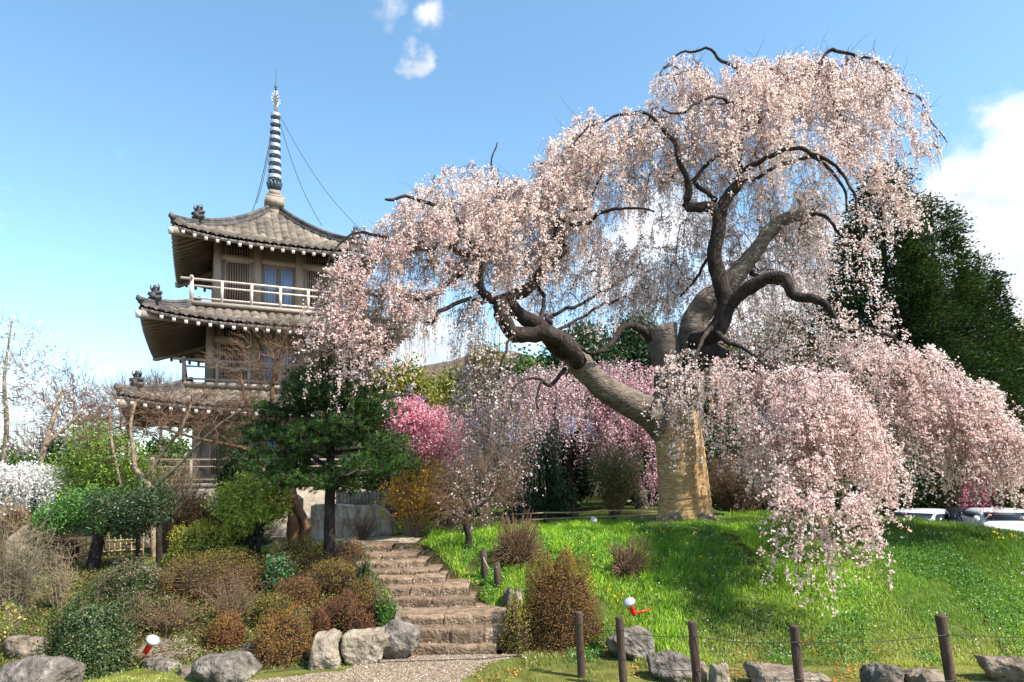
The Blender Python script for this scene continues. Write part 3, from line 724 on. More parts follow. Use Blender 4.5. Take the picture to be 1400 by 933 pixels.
# low forward limbs to the front cascade
dl([(945, 500, 15.9, 15), (965, 487, 15.5, 15), (990, 487, 15, 14), (1015, 497, 14.4, 11), (1040, 505, 13.7, 8), (1065, 505, 13, 6), (1095, 515, 12.3, 5), (1130, 545, 11.8, 4), (1165, 590, 11.4, 2.5), (1190, 640, 11.1, 1.5)])
dl([(975, 452, 15.3, 6), (1000, 468, 14.6, 4), (1020, 478, 14.2, 3.5), (1040, 492, 13.8, 3), (1050, 520, 13.2, 2.6), (1062, 570, 12.2, 2), (1068, 640, 11, 1.4)])
dl([(1065, 505, 13, 4), (1085, 530, 12, 3), (1105, 580, 11.2, 2.2), (1125, 650, 10.6, 1.4)])
dl([(975, 447, 15.3, 5), (960, 470, 14.6, 3.5), (948, 500, 14.1, 2.6), (935, 540, 13.8, 1.5)])
# big left limb
PL = addlimb([(915, 592, 16, 22), (896, 570, 15.9, 22), (870, 555, 15.7, 20), (845, 542, 15.5, 19), (820, 524, 15.3, 18), (800, 505, 15.1, 17), (784, 487, 15, 16), (770, 474, 14.9, 15)], 16, .1)
dl([(782, 485, 14.95, 14), (768, 474, 14.9, 13.5), (752, 462, 14.8, 12), (730, 445, 14.7, 11), (712, 432, 14.6, 10), (698, 423, 14.5, 10), (688, 412, 14.4, 9)])
dl([(790, 495, 14.9, 13), (776, 478, 14.6, 13), (766, 462, 14.5, 12), (748, 455, 14.4, 11), (728, 458, 14.3, 11), (708, 458, 14.2, 11), (693, 448, 14.2, 10), (684, 434, 14.25, 10), (684, 418, 14.3, 10), (690, 408, 14.35, 9)])
dl([(688, 412, 14.35, 9), (705, 402, 14.4, 8), (728, 384, 14.5, 7.5), (750, 360, 14.6, 7.5), (765, 338, 14.7, 7.5), (758, 318, 14.8, 7), (768, 302, 14.8, 6), (785, 291, 14.8, 5), (800, 285, 14.9, 4), (812, 270, 15, 3), (822, 240, 15.1, 2)])
dl([(765, 306, 14.8, 5), (782, 306, 14.7, 4.5), (804, 305, 14.6, 4), (818, 294, 14.5, 3.5), (838, 286, 14.4, 3), (860, 283, 14.3, 2.5), (895, 290, 14.2, 1.5)])
dl([(688, 414, 14.3, 8), (672, 408, 14.2, 7), (658, 398, 14.1, 6.5), (653, 378, 14, 6), (655, 355, 14, 6), (661, 348, 14, 5), (648, 332, 13.9, 4.5), (634, 323, 13.9, 3.5)])
dl([(656, 358, 14, 6), (634, 343, 13.8, 5.5), (608, 336, 13.6, 4.5), (586, 339, 13.4, 4), (560, 334, 13.2, 3.5), (530, 326, 13, 3), (512, 322, 12.9, 3), (490, 320, 12.8, 2.5), (465, 335, 12.7, 1.8), (445, 365, 12.6, 1.2)])
dl([(620, 340, 13.7, 4), (626, 322, 13.7, 3.5), (629, 305, 13.8, 3), (618, 288, 13.8, 2.6), (598, 282, 13.7, 3), (572, 274, 13.6, 3), (555, 266, 13.5, 3), (540, 268, 13.4, 2.8), (527, 273, 13.3, 2)])
dl([(658, 372, 14, 5), (638, 370, 13.8, 5), (621, 381, 13.6, 5), (598, 400, 13.4, 4.5), (579, 406, 13.2, 4), (560, 404, 13.1, 3.5), (530, 402, 12.9, 3), (505, 398, 12.7, 2.5), (480, 395, 12.6, 2)])
dl([(664, 412, 14.1, 4), (653, 414, 14, 4), (635, 412, 13.8, 3.8), (615, 417, 13.6, 4), (602, 426, 13.5, 4), (588, 441, 13.4, 4), (575, 438, 13.3, 2.5)])
dl([(661, 350, 14, 3.5), (675, 320, 14.4, 3), (690, 290, 14.6, 2.6), (678, 255, 14.7, 2), (672, 225, 14.7, 1.6), (680, 195, 14.7, 1)])
dl([(735, 447, 14.6, 4.5), (737, 428, 14.9, 4), (743, 410, 15.2, 3.5), (734, 387, 15.5, 3), (740, 350, 15.9, 2)])
dl([(753, 442, 14.7, 4.5), (744, 430, 15, 4), (755, 430, 15.2, 3.5), (785, 422, 15.6, 3), (804, 410, 16, 2.5), (836, 394, 16.4, 2), (870, 370, 16.8, 1.5)])
dl([(740, 448, 14.6, 3.5), (766, 445, 15, 3), (791, 435, 15.6, 2.5), (833, 413, 16.3, 2), (870, 400, 16.8, 1.4)])
dl([(893, 470, 15.9, 6), (878, 450, 15.6, 6), (865, 445, 15.3, 5.5), (852, 450, 15.1, 5.5), (848, 460, 15, 5), (835, 469, 14.9, 4.5), (806, 484, 14.7, 3.5), (782, 470, 14.5, 2.5), (765, 480, 14.4, 1.5)])
dl([(772, 505, 14.9, 4), (752, 526, 14.6, 3.5), (741, 519, 14.4, 3), (722, 516, 14.2, 2), (705, 530, 14, 1.4), (700, 560, 13.9, 1)])
dl([(741, 519, 14.4, 3), (735, 540, 14.2, 2), (737, 560, 14.1, 1.2)])
dl([(720, 455, 14.3, 3), (700, 462, 14, 2.5), (686, 490, 13.8, 2), (682, 520, 13.7, 1.4)])
dl([(985, 330, 15.2, 4), (970, 350, 15.6, 3), (955, 380, 16.2, 2.4), (930, 405, 16.8, 1.6)])
dl([(1010, 372, 16, 5), (1040, 380, 16.8, 4), (1075, 395, 17.5, 3), (1110, 430, 18, 2)])
dl([(1065, 302, 15.7, 5), (1100, 290, 15.6, 4), (1130, 300, 15.4, 3), (1155, 330, 15.2, 2)])
bt.build('trunk', 'bark_grey', wc, smooth=True)
bd.build('limbs', 'bark_dark', wc, smooth=True)
# straw matting round the trunk, bound with cords
q = smooth_path(limb([(936, 714, 16, 37.5), (936, 690, 16, 34.5), (933, 650, 16, 32.5), (929, 610, 16, 31.5), (925, 585, 16, 31), (922, 566, 16, 30)]), .05)
V, F = tubes(q[None, :, :3], q[None, :, 3], 40); cc = np.repeat(q[:, :3], 40, 0)
zz = V[:, 2]; rid = .04*np.abs(np.sin(zz*pi/.17+1.2*fnoise(V, .9, 2)))**.6
V = cc+(V-cc)*(1+rid+fnoise(V, 3, 3)*.018)[:, None]
wr = mesh('trunk_wrap', V, F, 'wrap', wc, smooth=True)
bc = B()
for k in range(11):
    i = int(3+k*(len(q)-6)/10.6); a = np.linspace(0, 2*pi, 41); r = q[i, 3]*1.012
    P = np.stack([q[i, 0]+r*np.cos(a), q[i, 1]+r*np.sin(a), q[i, 2]+.035*np.sin(a+k*1.3)+.012*np.sin(5*a+k)], -1); bc.tube(P, .006, 4, False)
bc.build('binding_cord', 'twig_brown', wr)
q = smooth_path(limb([(914, 530, 15.9, 19.6), (913, 505, 15.9, 19.2), (909, 480, 15.9, 20.2), (907, 466, 15.9, 21)]), .04)
V, F = tubes(q[None, :, :3], q[None, :, 3], 30); cc = np.repeat(q[:, :3], 30, 0)
V = cc+(V-cc)*(1+.03*np.abs(np.sin(V[:, 2]*pi/.13+fnoise(V, 1, 1)))**.6+fnoise(V, 4, 3)*.02)[:, None]
mesh('branch_wrap', V, F, 'cloth_dark', wc, smooth=True)

# pads where the weeping sprays start: cx,cy,rx,ry, Y0,Y1, n, length range (m), density
pads = [
 (1130, 105, 100, 30, 14.8, 17.6, 85, .7, 2.0, 1), (1010, 115, 80, 32, 14.6, 17.2, 60, .6, 1.6, 1), (935, 105, 32, 30, 14.8, 16.4, 24, .4, 1.0, 1), (1080, 95, 60, 18, 15, 17, 30, .5, 1.4, 1),
 (1225, 160, 38, 38, 14.6, 16.8, 18, .4, 1.3, 1), (1180, 110, 40, 28, 15, 17, 18, .5, 1.6, 1), (1275, 195, 20, 18, 14.8, 16, 7, .25, .8, .8),
 (950, 175, 110, 38, 14.2, 16.8, 70, .6, 1.6, 1), (1080, 180, 110, 45, 14.2, 16.8, 76, .5, 1.8, 1), (1165, 205, 34, 35, 14, 16.5, 8, .5, 1.7, .9),
 (850, 180, 80, 26, 13.8, 16.4, 50, .5, 1.5, 1), (790, 205, 40, 24, 13.8, 15.8, 28, .5, 1.4, 1), (765, 245, 25, 25, 13.6, 15.6, 16, .6, 1.6, 1), (860, 230, 80, 30, 14.5, 17, 40, .5, 1.3, .9),
 (650, 265, 80, 28, 13, 15.6, 55, .5, 1.5, 1), (715, 270, 40, 26, 13.4, 15.6, 32, .6, 1.6, 1), (575, 295, 45, 22, 12.6, 14.6, 32, .5, 1.4, 1), (640, 232, 40, 8, 13.6, 15, 8, .15, .5, .5), (745, 228, 30, 10, 13.8, 15.2, 7, .2, .6, .7),
 (532, 328, 48, 22, 12.2, 13.8, 34, .4, 1.4, 1), (600, 335, 70, 35, 12.6, 15, 50, .5, 1.3, .9), (700, 325, 70, 42, 13.6, 16, 60, .6, 1.7, 1), (640, 300, 60, 25, 13, 15, 30, .5, 1.2, 1),
 (780, 280, 40, 35, 13.8, 16.4, 30, .5, 1.4, 1), (810, 355, 70, 45, 15, 18, 40, .5, 1.5, .8), (880, 375, 60, 45, 15.5, 18.5, 42, .5, 1.5, .8), (910, 290, 40, 40, 15, 18, 10, .4, 1.2, .5), (740, 370, 45, 35, 14.5, 17, 24, .6, 1.5, .8),
 (484, 382, 30, 28, 12, 13.2, 18, 1.0, 2.9, .8), (515, 400, 34, 22, 12.2, 13.4, 15, .8, 2.3, .7), (555, 400, 50, 18, 12.4, 14, 22, .5, 1.7, .7), (610, 415, 50, 20, 13, 14.5, 12, .5, 1.8, .4), (665, 430, 40, 20, 13.6, 14.8, 12, .6, 3.6, .35), (452, 410, 12, 25, 12, 12.8, 5, 1.0, 2.0, .8), (545, 430, 30, 25, 12.2, 13.4, 7, 1.0, 2.2, .7),
 (1000, 290, 60, 45, 15.5, 18, 22, .6, 1.6, .6), (1080, 270, 60, 40, 15.2, 17.8, 34, .7, 2.2, .8), (1100, 300, 28, 50, 14.5, 17, 10, .6, 1.9, .9), (1060, 360, 70, 40, 16.5, 18.5, 26, .6, 1.8, .6), (1090, 340, 50, 40, 15, 17, 20, 1, 2.4, .7), (960, 230, 90, 25, 14.5, 17, 26, .5, 1.2, .7),
 (1178, 330, 24, 50, 13.3, 15.4, 6, .8, 2.0, .8), (1195, 420, 30, 40, 13, 14.8, 5, .7, 1.6, .8), (1215, 250, 25, 30, 14, 15.5, 12, 1, 2.2, .9), (1235, 270, 15, 30, 14.2, 15.4, 5, .6, 1.4, .8), (1140, 440, 26, 26, 13.4, 14.6, 7, .6, 1.5, .8),
 (1190, 485, 50, 20, 12.8, 14.8, 22, 1.3, 2.7, 1), (1255, 500, 45, 20, 12.6, 14.6, 28, 1.3, 2.6, 1.1), (1315, 540, 38, 24, 12.5, 14.4, 27, 1.0, 2.2, 1.1), (1362, 595, 26, 26, 12.4, 14, 28, .7, 1.5, 1.1), (1240, 545, 55, 30, 12.6, 15, 14, .8, 1.9, .9), (1310, 590, 50, 30, 12.6, 14.6, 18, .6, 1.4, 1),
 (1040, 515, 40, 14, 11.8, 13.6, 26, 1.2, 2.6, 1), (1100, 525, 50, 18, 10.8, 13.2, 30, 1.2, 2.6, 1.1), (1150, 560, 36, 24, 10.8, 13, 27, 1.0, 2.0, 1.1), (1188, 610, 22, 28, 10.8, 12.6, 16, .6, 1.4, 1.1), (1075, 580, 60, 30, 10.6, 12.6, 20, .9, 1.7, 1), (1000, 500, 30, 15, 13, 15, 14, 1.0, 3.0, .8),
 (945, 500, 40, 25, 13.6, 14.9, 10, .8, 2.2, .6), (925, 560, 20, 25, 13.6, 14.6, 4, .6, 1.6, .5), (1040, 440, 60, 25, 15, 18, 12, .6, 1.6, .6),
 (1073, 680, 9, 14, 10.0, 10.5, 3, 1.3, 1.85, 1.2), (1112, 690, 7, 12, 9.9, 10.4, 3, 1.1, 1.6, 1.2), (1165, 690, 12, 12, 9.9, 10.4, 4, .7, 1.2, 1.2), (1110, 640, 55, 20, 10.1, 11, 9, .4, .9, 1),
]
T_, Ls, Ds = [], [], []
pads += [(850, 335, 115, 70, 16, 18.6, 46, .5, 1.6, .7), (930, 400, 60, 40, 16.2, 18.4, 22, .5, 1.6, .7), (1060, 335, 60, 60, 16, 18.4, 28, .6, 1.8, .7), (740, 300, 150, 50, 14, 17, 40, .4, 1.4, .8),
 (900, 225, 150, 55, 14.4, 17.4, 50, .4, 1.3, .8), (1050, 150, 170, 55, 15, 17.6, 50, .4, 1.4, .8), (620, 320, 110, 50, 12.8, 15.4, 34, .4, 1.3, .7), (1010, 330, 60, 60, 16.2, 18.2, 20, .5, 1.6, .6), (960, 300, 60, 40, 15.5, 18, 14, .5, 1.4, .6), (800, 420, 80, 25, 15.6, 18, 14, .5, 1.4, .5)]
for cx, cy, rx, ry, Y0, Y1, n, l0, l1, dn in pads:
    n = int(n*1.55); rx *= 1.06; ry *= 1.12
    a = rng.uniform(0, 2*pi, n); r = np.sqrt(rng.uniform(0, 1, n))
    if l1 <= 2.2 and cy < 400: l1 *= .74; l0 *= .8; Y0 += .35
    Yp = rng.uniform(Y0, Y1, n)
    T_.append(atv(cx+rx*r*np.cos(a), cy+ry*r*np.sin(a), Yp)); Ls.append(rng.uniform(l0, l1, n)); Ds.append(np.full(n, dn))
T_ = np.concatenate(T_); Ls = np.concatenate(Ls); Ds = np.concatenate(Ds)
P, par, tips = grow(np.concatenate(skel), T_, .22, .22, .10)
r = branch_radii(par, .0055, .5, .05)
V1, F1 = branch_mesh(P, par, r, 5)
TC = g0[:2]
def weep(T, L, per, K=9, spread=.28, out=.68, r0=.0042, center=None, clear=.12):
    n = len(T); idx = np.repeat(np.arange(n), per); m = len(idx)
    S0 = T[idx]+rng.normal(size=(m, 3))*[.02, .02, .02]
    od = S0[:, :2]-center; od = od/(np.linalg.norm(od, axis=1, keepdims=True)+1e-6)
    a = rng.normal(size=m)*1.0; od = np.stack([od[:, 0]*np.cos(a)-od[:, 1]*np.sin(a), od[:, 0]*np.sin(a)+od[:, 1]*np.cos(a)], -1)
    Lm = L[idx]*rng.uniform(.45, 1.1, m); s = np.linspace(0, 1, K)[None]
    ho = (rng.uniform(.15, 1, m)*out*np.minimum(1, Lm/1.2))[:, None]*(1-np.exp(-2.6*s))/(1-math.exp(-2.6))
    rise = (rng.uniform(.0, .16, m)*np.minimum(1, Lm))[:, None]*np.sin(pi*np.minimum(s*2.2, 1))
    drop = Lm[:, None]*(s**1.35)
    wob = np.cumsum(rng.normal(size=(m, K, 2))*.018, 1)*np.minimum(1, Lm)[:, None, None]; wob[:, 0] = 0
    Pp = np.zeros((m, K, 3)); Pp[..., 0] = S0[:, 0:1]+od[:, 0:1]*ho+wob[..., 0]; Pp[..., 1] = S0[:, 1:2]+od[:, 1:2]*ho+wob[..., 1]
    Pp[..., 2] = S0[:, 2:3]+rise-drop
    gzz = H(Pp[:, -1, 0], Pp[:, -1, 1])+clear; lo = Pp[:, -1, 2] < gzz
    sc = np.where(lo, np.clip((S0[:, 2]-gzz)/(S0[:, 2]-Pp[:, -1, 2]+1e-6), .05, 1), 1.)
    Pp[..., 2] = S0[:, 2:3]+(Pp[..., 2]-S0[:, 2:3])*sc[:, None]
    return Pp, idx, Lm
def on_strands(Pp, Lm, dens, jit=.03, s0=.05, w=None):
    m, K, _ = Pp.shape; cnt = rng.poisson(np.maximum(Lm*dens, 0)); idx = np.repeat(np.arange(m), cnt)
    s = s0+(1-s0)*rng.uniform(0, 1, len(idx)); f = s*(K-1); i = np.minimum(f.astype(int), K-2); t = (f-i)[:, None]
    return Pp[idx, i]*(1-t)+Pp[idx, i+1]*t+rng.normal(size=(len(idx), 3))*jit, idx
def blossoms(P, size, cols, var=.10):
    """small open flowers: bent pentagon cups (5 triangles)"""
    n = len(P); size = size*rng.uniform(.75, 1.2, n); A = rdir(n); Bv = unit(np.cross(A, rdir(n))); Cv = np.cross(A, Bv)
    a = np.arange(5)*2*pi/5; k = 6
    rim = P[:, None]+(size[:, None, None]*.5)*(Bv[:, None]*np.cos(a)[None, :, None]+Cv[:, None]*np.sin(a)[None, :, None])+A[:, None]*(size*.18)[:, None, None]
    V = np.concatenate([P[:, None], rim], 1).reshape(-1, 3); b0 = (np.arange(n)*6)[:, None]
    F = np.concatenate([np.stack([b0[:, 0], b0[:, 0]+1+j, b0[:, 0]+1+(j+1) % 5], -1) for j in range(5)])
    c = pickcol(n, cols, var); C = np.repeat(c[:, None], 6, 1); C[:, 0] *= [.80, .62, .66]
    return V, F, C.reshape(-1, 3)
def quads2(P, size, cols, var=.12):
    V, F = leafV(P, size*rng.uniform(.7, 1.25, len(P)), .9, bend=.5); c = pickcol(len(P), cols, var)
    return V, F, np.repeat(c, 4, 0)
Pp, idx, Lm = weep(T_, Ls, 5, center=TC)
V2, F2 = tubes(Pp, np.linspace(.0042, .0018, 9)[None]*np.ones((len(Pp), 1)), 3)
px_, py_ = proj(T_); tops_ = np.where((py_ < 300) | ((px_ < 560) & (py_ < 420)))[0]; tk = tops_[rng.integers(0, len(tops_), 420)]
od = unit(rdir(420)*[1, 1, .5]+[0, 0, .75]); s4 = np.linspace(0, 1, 5)[None, :, None]; Q = T_[tk][:, None]+od[:, None]*(rng.uniform(.25, .75, 420))[:, None, None]*s4; Q[..., 2] -= .12*s4[..., 0]**2; Q[:, 1:] += rng.normal(size=(420, 4, 3))*.02
V3, F3 = tubes(Q, np.linspace(.006, .002, 5)[None]*np.ones((420, 1)), 4)
mesh('twigs', np.concatenate([V1, V2, V3]), np.concatenate([F1, F2+len(V1), F3+len(V1)+len(V2)]), 'twig', wc)
PINK = [(.93, .79, .74), (.92, .75, .69), (.95, .85, .80), (.89, .66, .61), (.93, .79, .74), (.83, .58, .52)]
BP, bi = on_strands(Pp, Lm, 11.5*Ds[idx], .016)
BP = np.repeat(BP, rng.integers(2, 6, len(BP)), 0); BP = BP+rng.normal(size=BP.shape)*.026
BP = BP[fnoise(BP, 2.6, 3)+rng.normal(size=len(BP))*.12 > -.30]
near = BP[:, 1] < 13.2
Va, Fa, Ca = blossoms(BP[near], .039, PINK)
Vb, Fb, Cb = quads2(BP[~near], .049, PINK)
tp = P[par >= 0]; tp = tp[rng.integers(0, len(tp), 26000)]+rng.normal(size=(26000, 3))*.075
Vc, Fc, Cc = quads2(tp, .048, PINK)
cb, _ = on_strands(Pp, Lm, 6*Ds[idx], .02)
Vd, Fd = leafV(cb, .035, .35, along=np.array([0, 0, -1.])); Cd = np.repeat(pickcol(len(cb), [(.30, .11, .09), (.28, .17, .07), (.38, .2, .14)]), 4, 0)
vs = [Va, Vb, Vc, Vd]; of = np.cumsum([0]+[len(v) for v in vs[:-1]])
mesh('blossom', np.concatenate(vs), np.concatenate([f+o for f, o in zip([Fa, Fb, Fc, Fd], of)]), 'petal', wc, col=np.concatenate([Ca, Cb, Cc, Cd]))
print('cherry blossoms', len(BP), 'strands', len(Pp))

# ------------------------------------------------------------------ generic plants
def px_ellipsoid(cx, cy, rx, ry, Y, rY):
    c = at(cx, cy, Y); return c, np.array([rx/FPX*Y, rY, ry/FPX*Y])
def trunk_path(pts): return limb(pts)
def dome(name, label, box, Y, cols, leaf=.035, n=9000, group='clipped azalea domes by the steps', cat='shrub', mat='dry', rY=None, twig='twig_brown', lump=.10, coreC=None, stems=160, asp=.55, sparse=False, top=None):
    x0, x1, y0, y1 = box; w = (x1-x0)/2/FPX*Y; cx = (x0+x1)/2
    base = gp(cx, Y); topz = at(cx, y0, Y)[2]; zb = base[2]-.05
    h = max(.15, topz-zb); rY = rY or w*.85; c = np.array([base[0], Y, zb])
    t_ = thing(name, label, cat, base, group=group)
    d = rdir(n*2); d = d[d[:, 2] > -.15][:n]; nn = len(d)
    def rad(dd): 
        s = 1+1.25*lump*fnoise(dd*1.7+base, 1.6, 3)+.07*fnoise(dd*7+base, 1., 2)
        return s
    def box(dd): return dd/((np.linalg.norm(dd[:, :2], axis=1)**2.7+np.abs(dd[:, 2])**2.7)**(1/2.7))[:, None]
    depth = rng.uniform(0, 1, nn)**1.8*(.6 if sparse else .32)
    P0 = d*3.2+base; keepm = (fnoise(P0, 1.4, 3)+rng.normal(size=nn)*.15 > -.6) | (depth > .12); d = d[keepm]; depth = depth[keepm]; nn = len(d)
    P_ = c+box(d)*(rad(d)*(1-depth))[:, None]*np.array([w, rY, h])
    # flatter, fuller sides: superellipsoid
    P_[:, 2] = np.maximum(P_[:, 2], H(P_[:, 0], P_[:, 1])+.01)
    nr = unit(d/np.array([w, rY, h]))
    V, F = leafV(P_, leaf*rng.uniform(.6, 1.3, nn), asp, nrm=nr)
    C = pickcol(nn, cols, .22)
    if top is not None:
        f = np.clip(d[:, 2]*1.3-.25+.3*fnoise(d*4+base, 1, 2), 0, 1)*.85; C = C*(1-f[:, None])+pickcol(nn, top, .2)*f[:, None]
    mesh('foliage', V, F, mat, t_, col=np.repeat(C, 4, 0))
    # stems fanning from the root, ending under the leaves
    dd = rdir(stems*3); dd = dd[dd[:, 2] > .05][:stems]; e = c+box(dd)*(rad(dd)*.97)[:, None]*np.array([w, rY, h])
    r_ = base+np.stack([dd[:, 0]*w*.25, dd[:, 1]*rY*.25, np.full(len(dd), -.04)], -1); s = np.linspace(0, 1, 5)[None, :, None]
    Q = r_[:, None]*(1-s)+e[:, None]*s+np.sin(pi*s)*np.array([0, 0, .10])*h
    Q[:, 1:] += rng.normal(size=(len(dd), 4, 3))*.02*w
    V, F = tubes(Q, np.linspace(.010, .003, 5)[None]*np.ones((len(dd), 1)), 4); mesh('stems', V, F, twig, t_)
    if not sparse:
        # inner core for the twiggy middle: solid displaced dome, darker than the leaves
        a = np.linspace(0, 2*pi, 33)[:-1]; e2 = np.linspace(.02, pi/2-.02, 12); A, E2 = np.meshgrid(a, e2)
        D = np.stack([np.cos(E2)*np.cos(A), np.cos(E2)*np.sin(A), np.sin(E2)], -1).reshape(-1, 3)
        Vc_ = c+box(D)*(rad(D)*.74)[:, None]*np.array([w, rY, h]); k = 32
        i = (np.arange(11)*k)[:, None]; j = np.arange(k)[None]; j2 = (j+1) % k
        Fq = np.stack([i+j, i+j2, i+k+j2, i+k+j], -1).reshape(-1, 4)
        mesh('inner_core', Vc_, [Fq, np.array([[11*k+q_ for q_ in range(k)]])], M['dry'], t_, col=np.array(coreC or (.05, .035, .022)))
    return t_
def blobs_to_targets(blobs, n):
    """blobs: (cx,cy,rx,ry,Y,rY,weight)"""
    w = np.array([b_[6]*b_[2]*b_[3] for b_ in blobs], float); w /= w.sum(); out = []
    for b_, ww in zip(blobs, w):
        k = max(2, int(n*ww)); c, r = px_ellipsoid(*b_[:6]); out.append(ellips(c, r, k, .35))
    return np.concatenate(out)
def tree(name, label, trunk, blobs, n, leaves=None, cat='tree', group=None, bark='bark_dark', twigm='twig', r0=.006, spray=None, seg=.35, bow=.0, weepL=None, crown='crown', wig=.12, base=None, tsides=10, rmax=.08, knob=.1):
    tr = [trunk_path(t_) for t_ in trunk]; b0 = tr[0][0, :3].copy()
    if base is None:
        b0[2] = float(H(b0[0], b0[1]))
        tr[0][0, 2] = min(tr[0][0, 2], b0[2]-.08)
    t_ = thing(name, label, cat, b0, group=group)
    bb = B(); sk = [limb_mesh(bb, q_, tsides, knob, k) for k, q_ in enumerate(tr)]
    bb.build('trunk', bark, t_, smooth=True)
    T = blobs_to_targets(blobs, n); sk = np.concatenate(sk); z0 = sk[:, 2].min()+.25*(sk[:, 2].max()-sk[:, 2].min())
    P, par, tips = grow(sk[sk[:, 2] > z0], T, seg, bow, wig)
    r = branch_radii(par, r0, .5, rmax); V, F = branch_mesh(P, par, r, 4)
    Vs, Fs = [V], [F]
    if spray:   # bare twig sprays: per, length, upward bias
        per, L, up = spray; idx = np.repeat(np.arange(len(T)), per); m = len(idx)
        od = unit(T[idx]-T.mean(0)+rdir(m)*1.2*np.abs(T-T.mean(0)).mean()+[0, 0, up]); Ln = L*rng.uniform(.4, 1.2, m); s = np.linspace(0, 1, 4)[None, :, None]
        Q = T[idx][:, None]+od[:, None]*Ln[:, None, None]*s; Q[:, 1:] += rng.normal(size=(m, 3, 3))*.05*L
        v, f = tubes(Q, np.linspace(r0*.8, r0*.35, 4)[None]*np.ones((m, 1)), 3); Fs.append(f+len(Vs[0])); Vs.append(v)
        if per: tree.spray = Q
    Pw = None
    if weepL:
        per, l0, l1, rr_ = weepL; Pw, idx, Lw = weep(T, rng.uniform(l0, l1, len(T)), per, K=6, center=b0[:2], r0=rr_)
        v, f = tubes(Pw, np.linspace(rr_, rr_*.5, 6)[None]*np.ones((len(Pw), 1)), 3); Fs.append(f+sum(len(x) for x in Vs)); Vs.append(v)
    mesh('branches', np.concatenate(Vs), np.concatenate(Fs), twigm, t_)
    if leaves:
        per, size, asp, cols, mat, jit = leaves[:6]
        if Pw is not None: LP, _ = on_strands(Pw, Lw, per, jit)
        elif spray and len(leaves) > 6:
            Q = tree.spray; m = len(Q); idx = rng.integers(0, m, int(per)); s = rng.uniform(0.1, 3, int(per)); i = np.minimum(s.astype(int), 2); tt = (s-i)[:, None]
            LP = Q[idx, i]*(1-tt)+Q[idx, i+1]*tt+rng.normal(size=(int(per), 3))*jit
        else:
            LP = np.repeat(T, per, 0)+rng.normal(size=(len(T)*per, 3))*jit
        V, F = leafV(LP, size*rng.uniform(.6, 1.3, len(LP)), asp)
        cl_ = pickcol(len(LP), cols, .2)
        mesh(crown, V, F, mat, t_, col=np.repeat(cl_, 4, 0))
    return t_

# ---- pine in front of the pagoda
def needles_pine():
    base = gp(450, 13.3)
    t_ = thing('pine_tree', 'dark green pine with a straight slim trunk beside the top of the stone steps', 'tree', base)
    bb = B(); sk = [limb_mesh(bb, limb([(450, 778, 13.3, 8.5), (450, 740, 13.3, 7.5), (451, 690, 13.3, 7), (452, 640, 13.3, 6), (450, 590, 13.3, 5), (447, 545, 13.3, 4), (445, 515, 13.3, 2)]), 10, .08)]
    for pp in ([(451, 660, 13.3, 4), (420, 648, 13, 3), (385, 640, 12.8, 2)], [(451, 655, 13.3, 4), (490, 650, 13.2, 3), (530, 645, 13.1, 2)], [(452, 625, 13.3, 3.5), (400, 605, 13.3, 2.5), (365, 595, 13.3, 1.5)], [(451, 620, 13.3, 3.5), (500, 615, 13.4, 2.5), (545, 612, 13.4, 1.5)],
               [(450, 585, 13.3, 3), (410, 565, 13.3, 2), (375, 560, 13.3, 1.4)], [(450, 580, 13.3, 3), (490, 570, 13.3, 2), (520, 560, 13.3, 1.4)], [(448, 550, 13.3, 2.5), (425, 530, 13.3, 1.8)], [(447, 545, 13.3, 2.5), (475, 525, 13.3, 1.6)],
               [(452, 665, 13.3, 4), (462, 655, 12.6, 3), (475, 650, 12, 2)], [(452, 640, 13.3, 4), (435, 630, 14, 3), (420, 620, 14.6, 2)]):
        sk.append(limb_mesh(bb, limb(pp), 8, .08))
    bb.build('trunk', 'bark_dark', t_, smooth=True)
    blobs = [(380, 630, 42, 20, 13, .8, 1), (365, 590, 28, 16, 13.2, .7, 1), (385, 560, 34, 14, 13.2, .7, 1), (425, 600, 40, 24, 13, .9, 1), (470, 585, 40, 24, 13, .9, 1), (510, 560, 34, 18, 13.2, .7, 1),
             (530, 610, 38, 18, 13.3, .8, 1), (500, 640, 46, 20, 12.9, .9, 1), (550, 630, 22, 13, 13.3, .6, 1), (440, 545, 44, 20, 13.3, .8, 1), (470, 525, 30, 16, 13.3, .6, 1), (425, 520, 26, 16, 13.3, .6, 1), (440, 655, 50, 15, 13, .9, .9), (450, 505, 26, 18, 13.3, .5, 1), (425, 535, 40, 20, 13.2, .8, 1), (480, 545, 40, 20, 13.2, .8, 1), (515, 530, 18, 12, 13.3, .4, .8), (400, 655, 36, 13, 12.8, .7, 1), (470, 665, 36, 12, 12.9, .7, .8), (352, 618, 14, 9, 13.1, .4, 1)]
    T = blobs_to_targets(blobs, 1400)
    P, par, tips = grow(np.concatenate(sk), T, .25, -.02, .08); V, F = branch_mesh(P, par, branch_radii(par, .005, .5, .03), 4); mesh('branches', V, F, 'twig', t_)
    T2 = np.repeat(T, 5, 0)+rng.normal(size=(len(T)*5, 3))*[.10, .10, .035]
    per = 26; O = np.repeat(T2, per, 0); d = unit(rdir(len(O))+[0, 0, .55]); L = .085*rng.uniform(.6, 1.2, len(O))
    s = unit(np.cross(d, rdir(len(O))))*.0045
    V = np.stack([O-s, O+s, O+d*L[:, None]], 1).reshape(-1, 3); F = np.arange(len(V)).reshape(-1, 3)
    c = np.repeat(pickcol(len(T2), [(.018, .05, .007), (.03, .08, .01), (.05, .11, .012), (.014, .04, .007)], .2), per, 0)
    mesh('needles', V, F, 'needle', t_, col=np.repeat(c, 3, 0))
needles_pine()

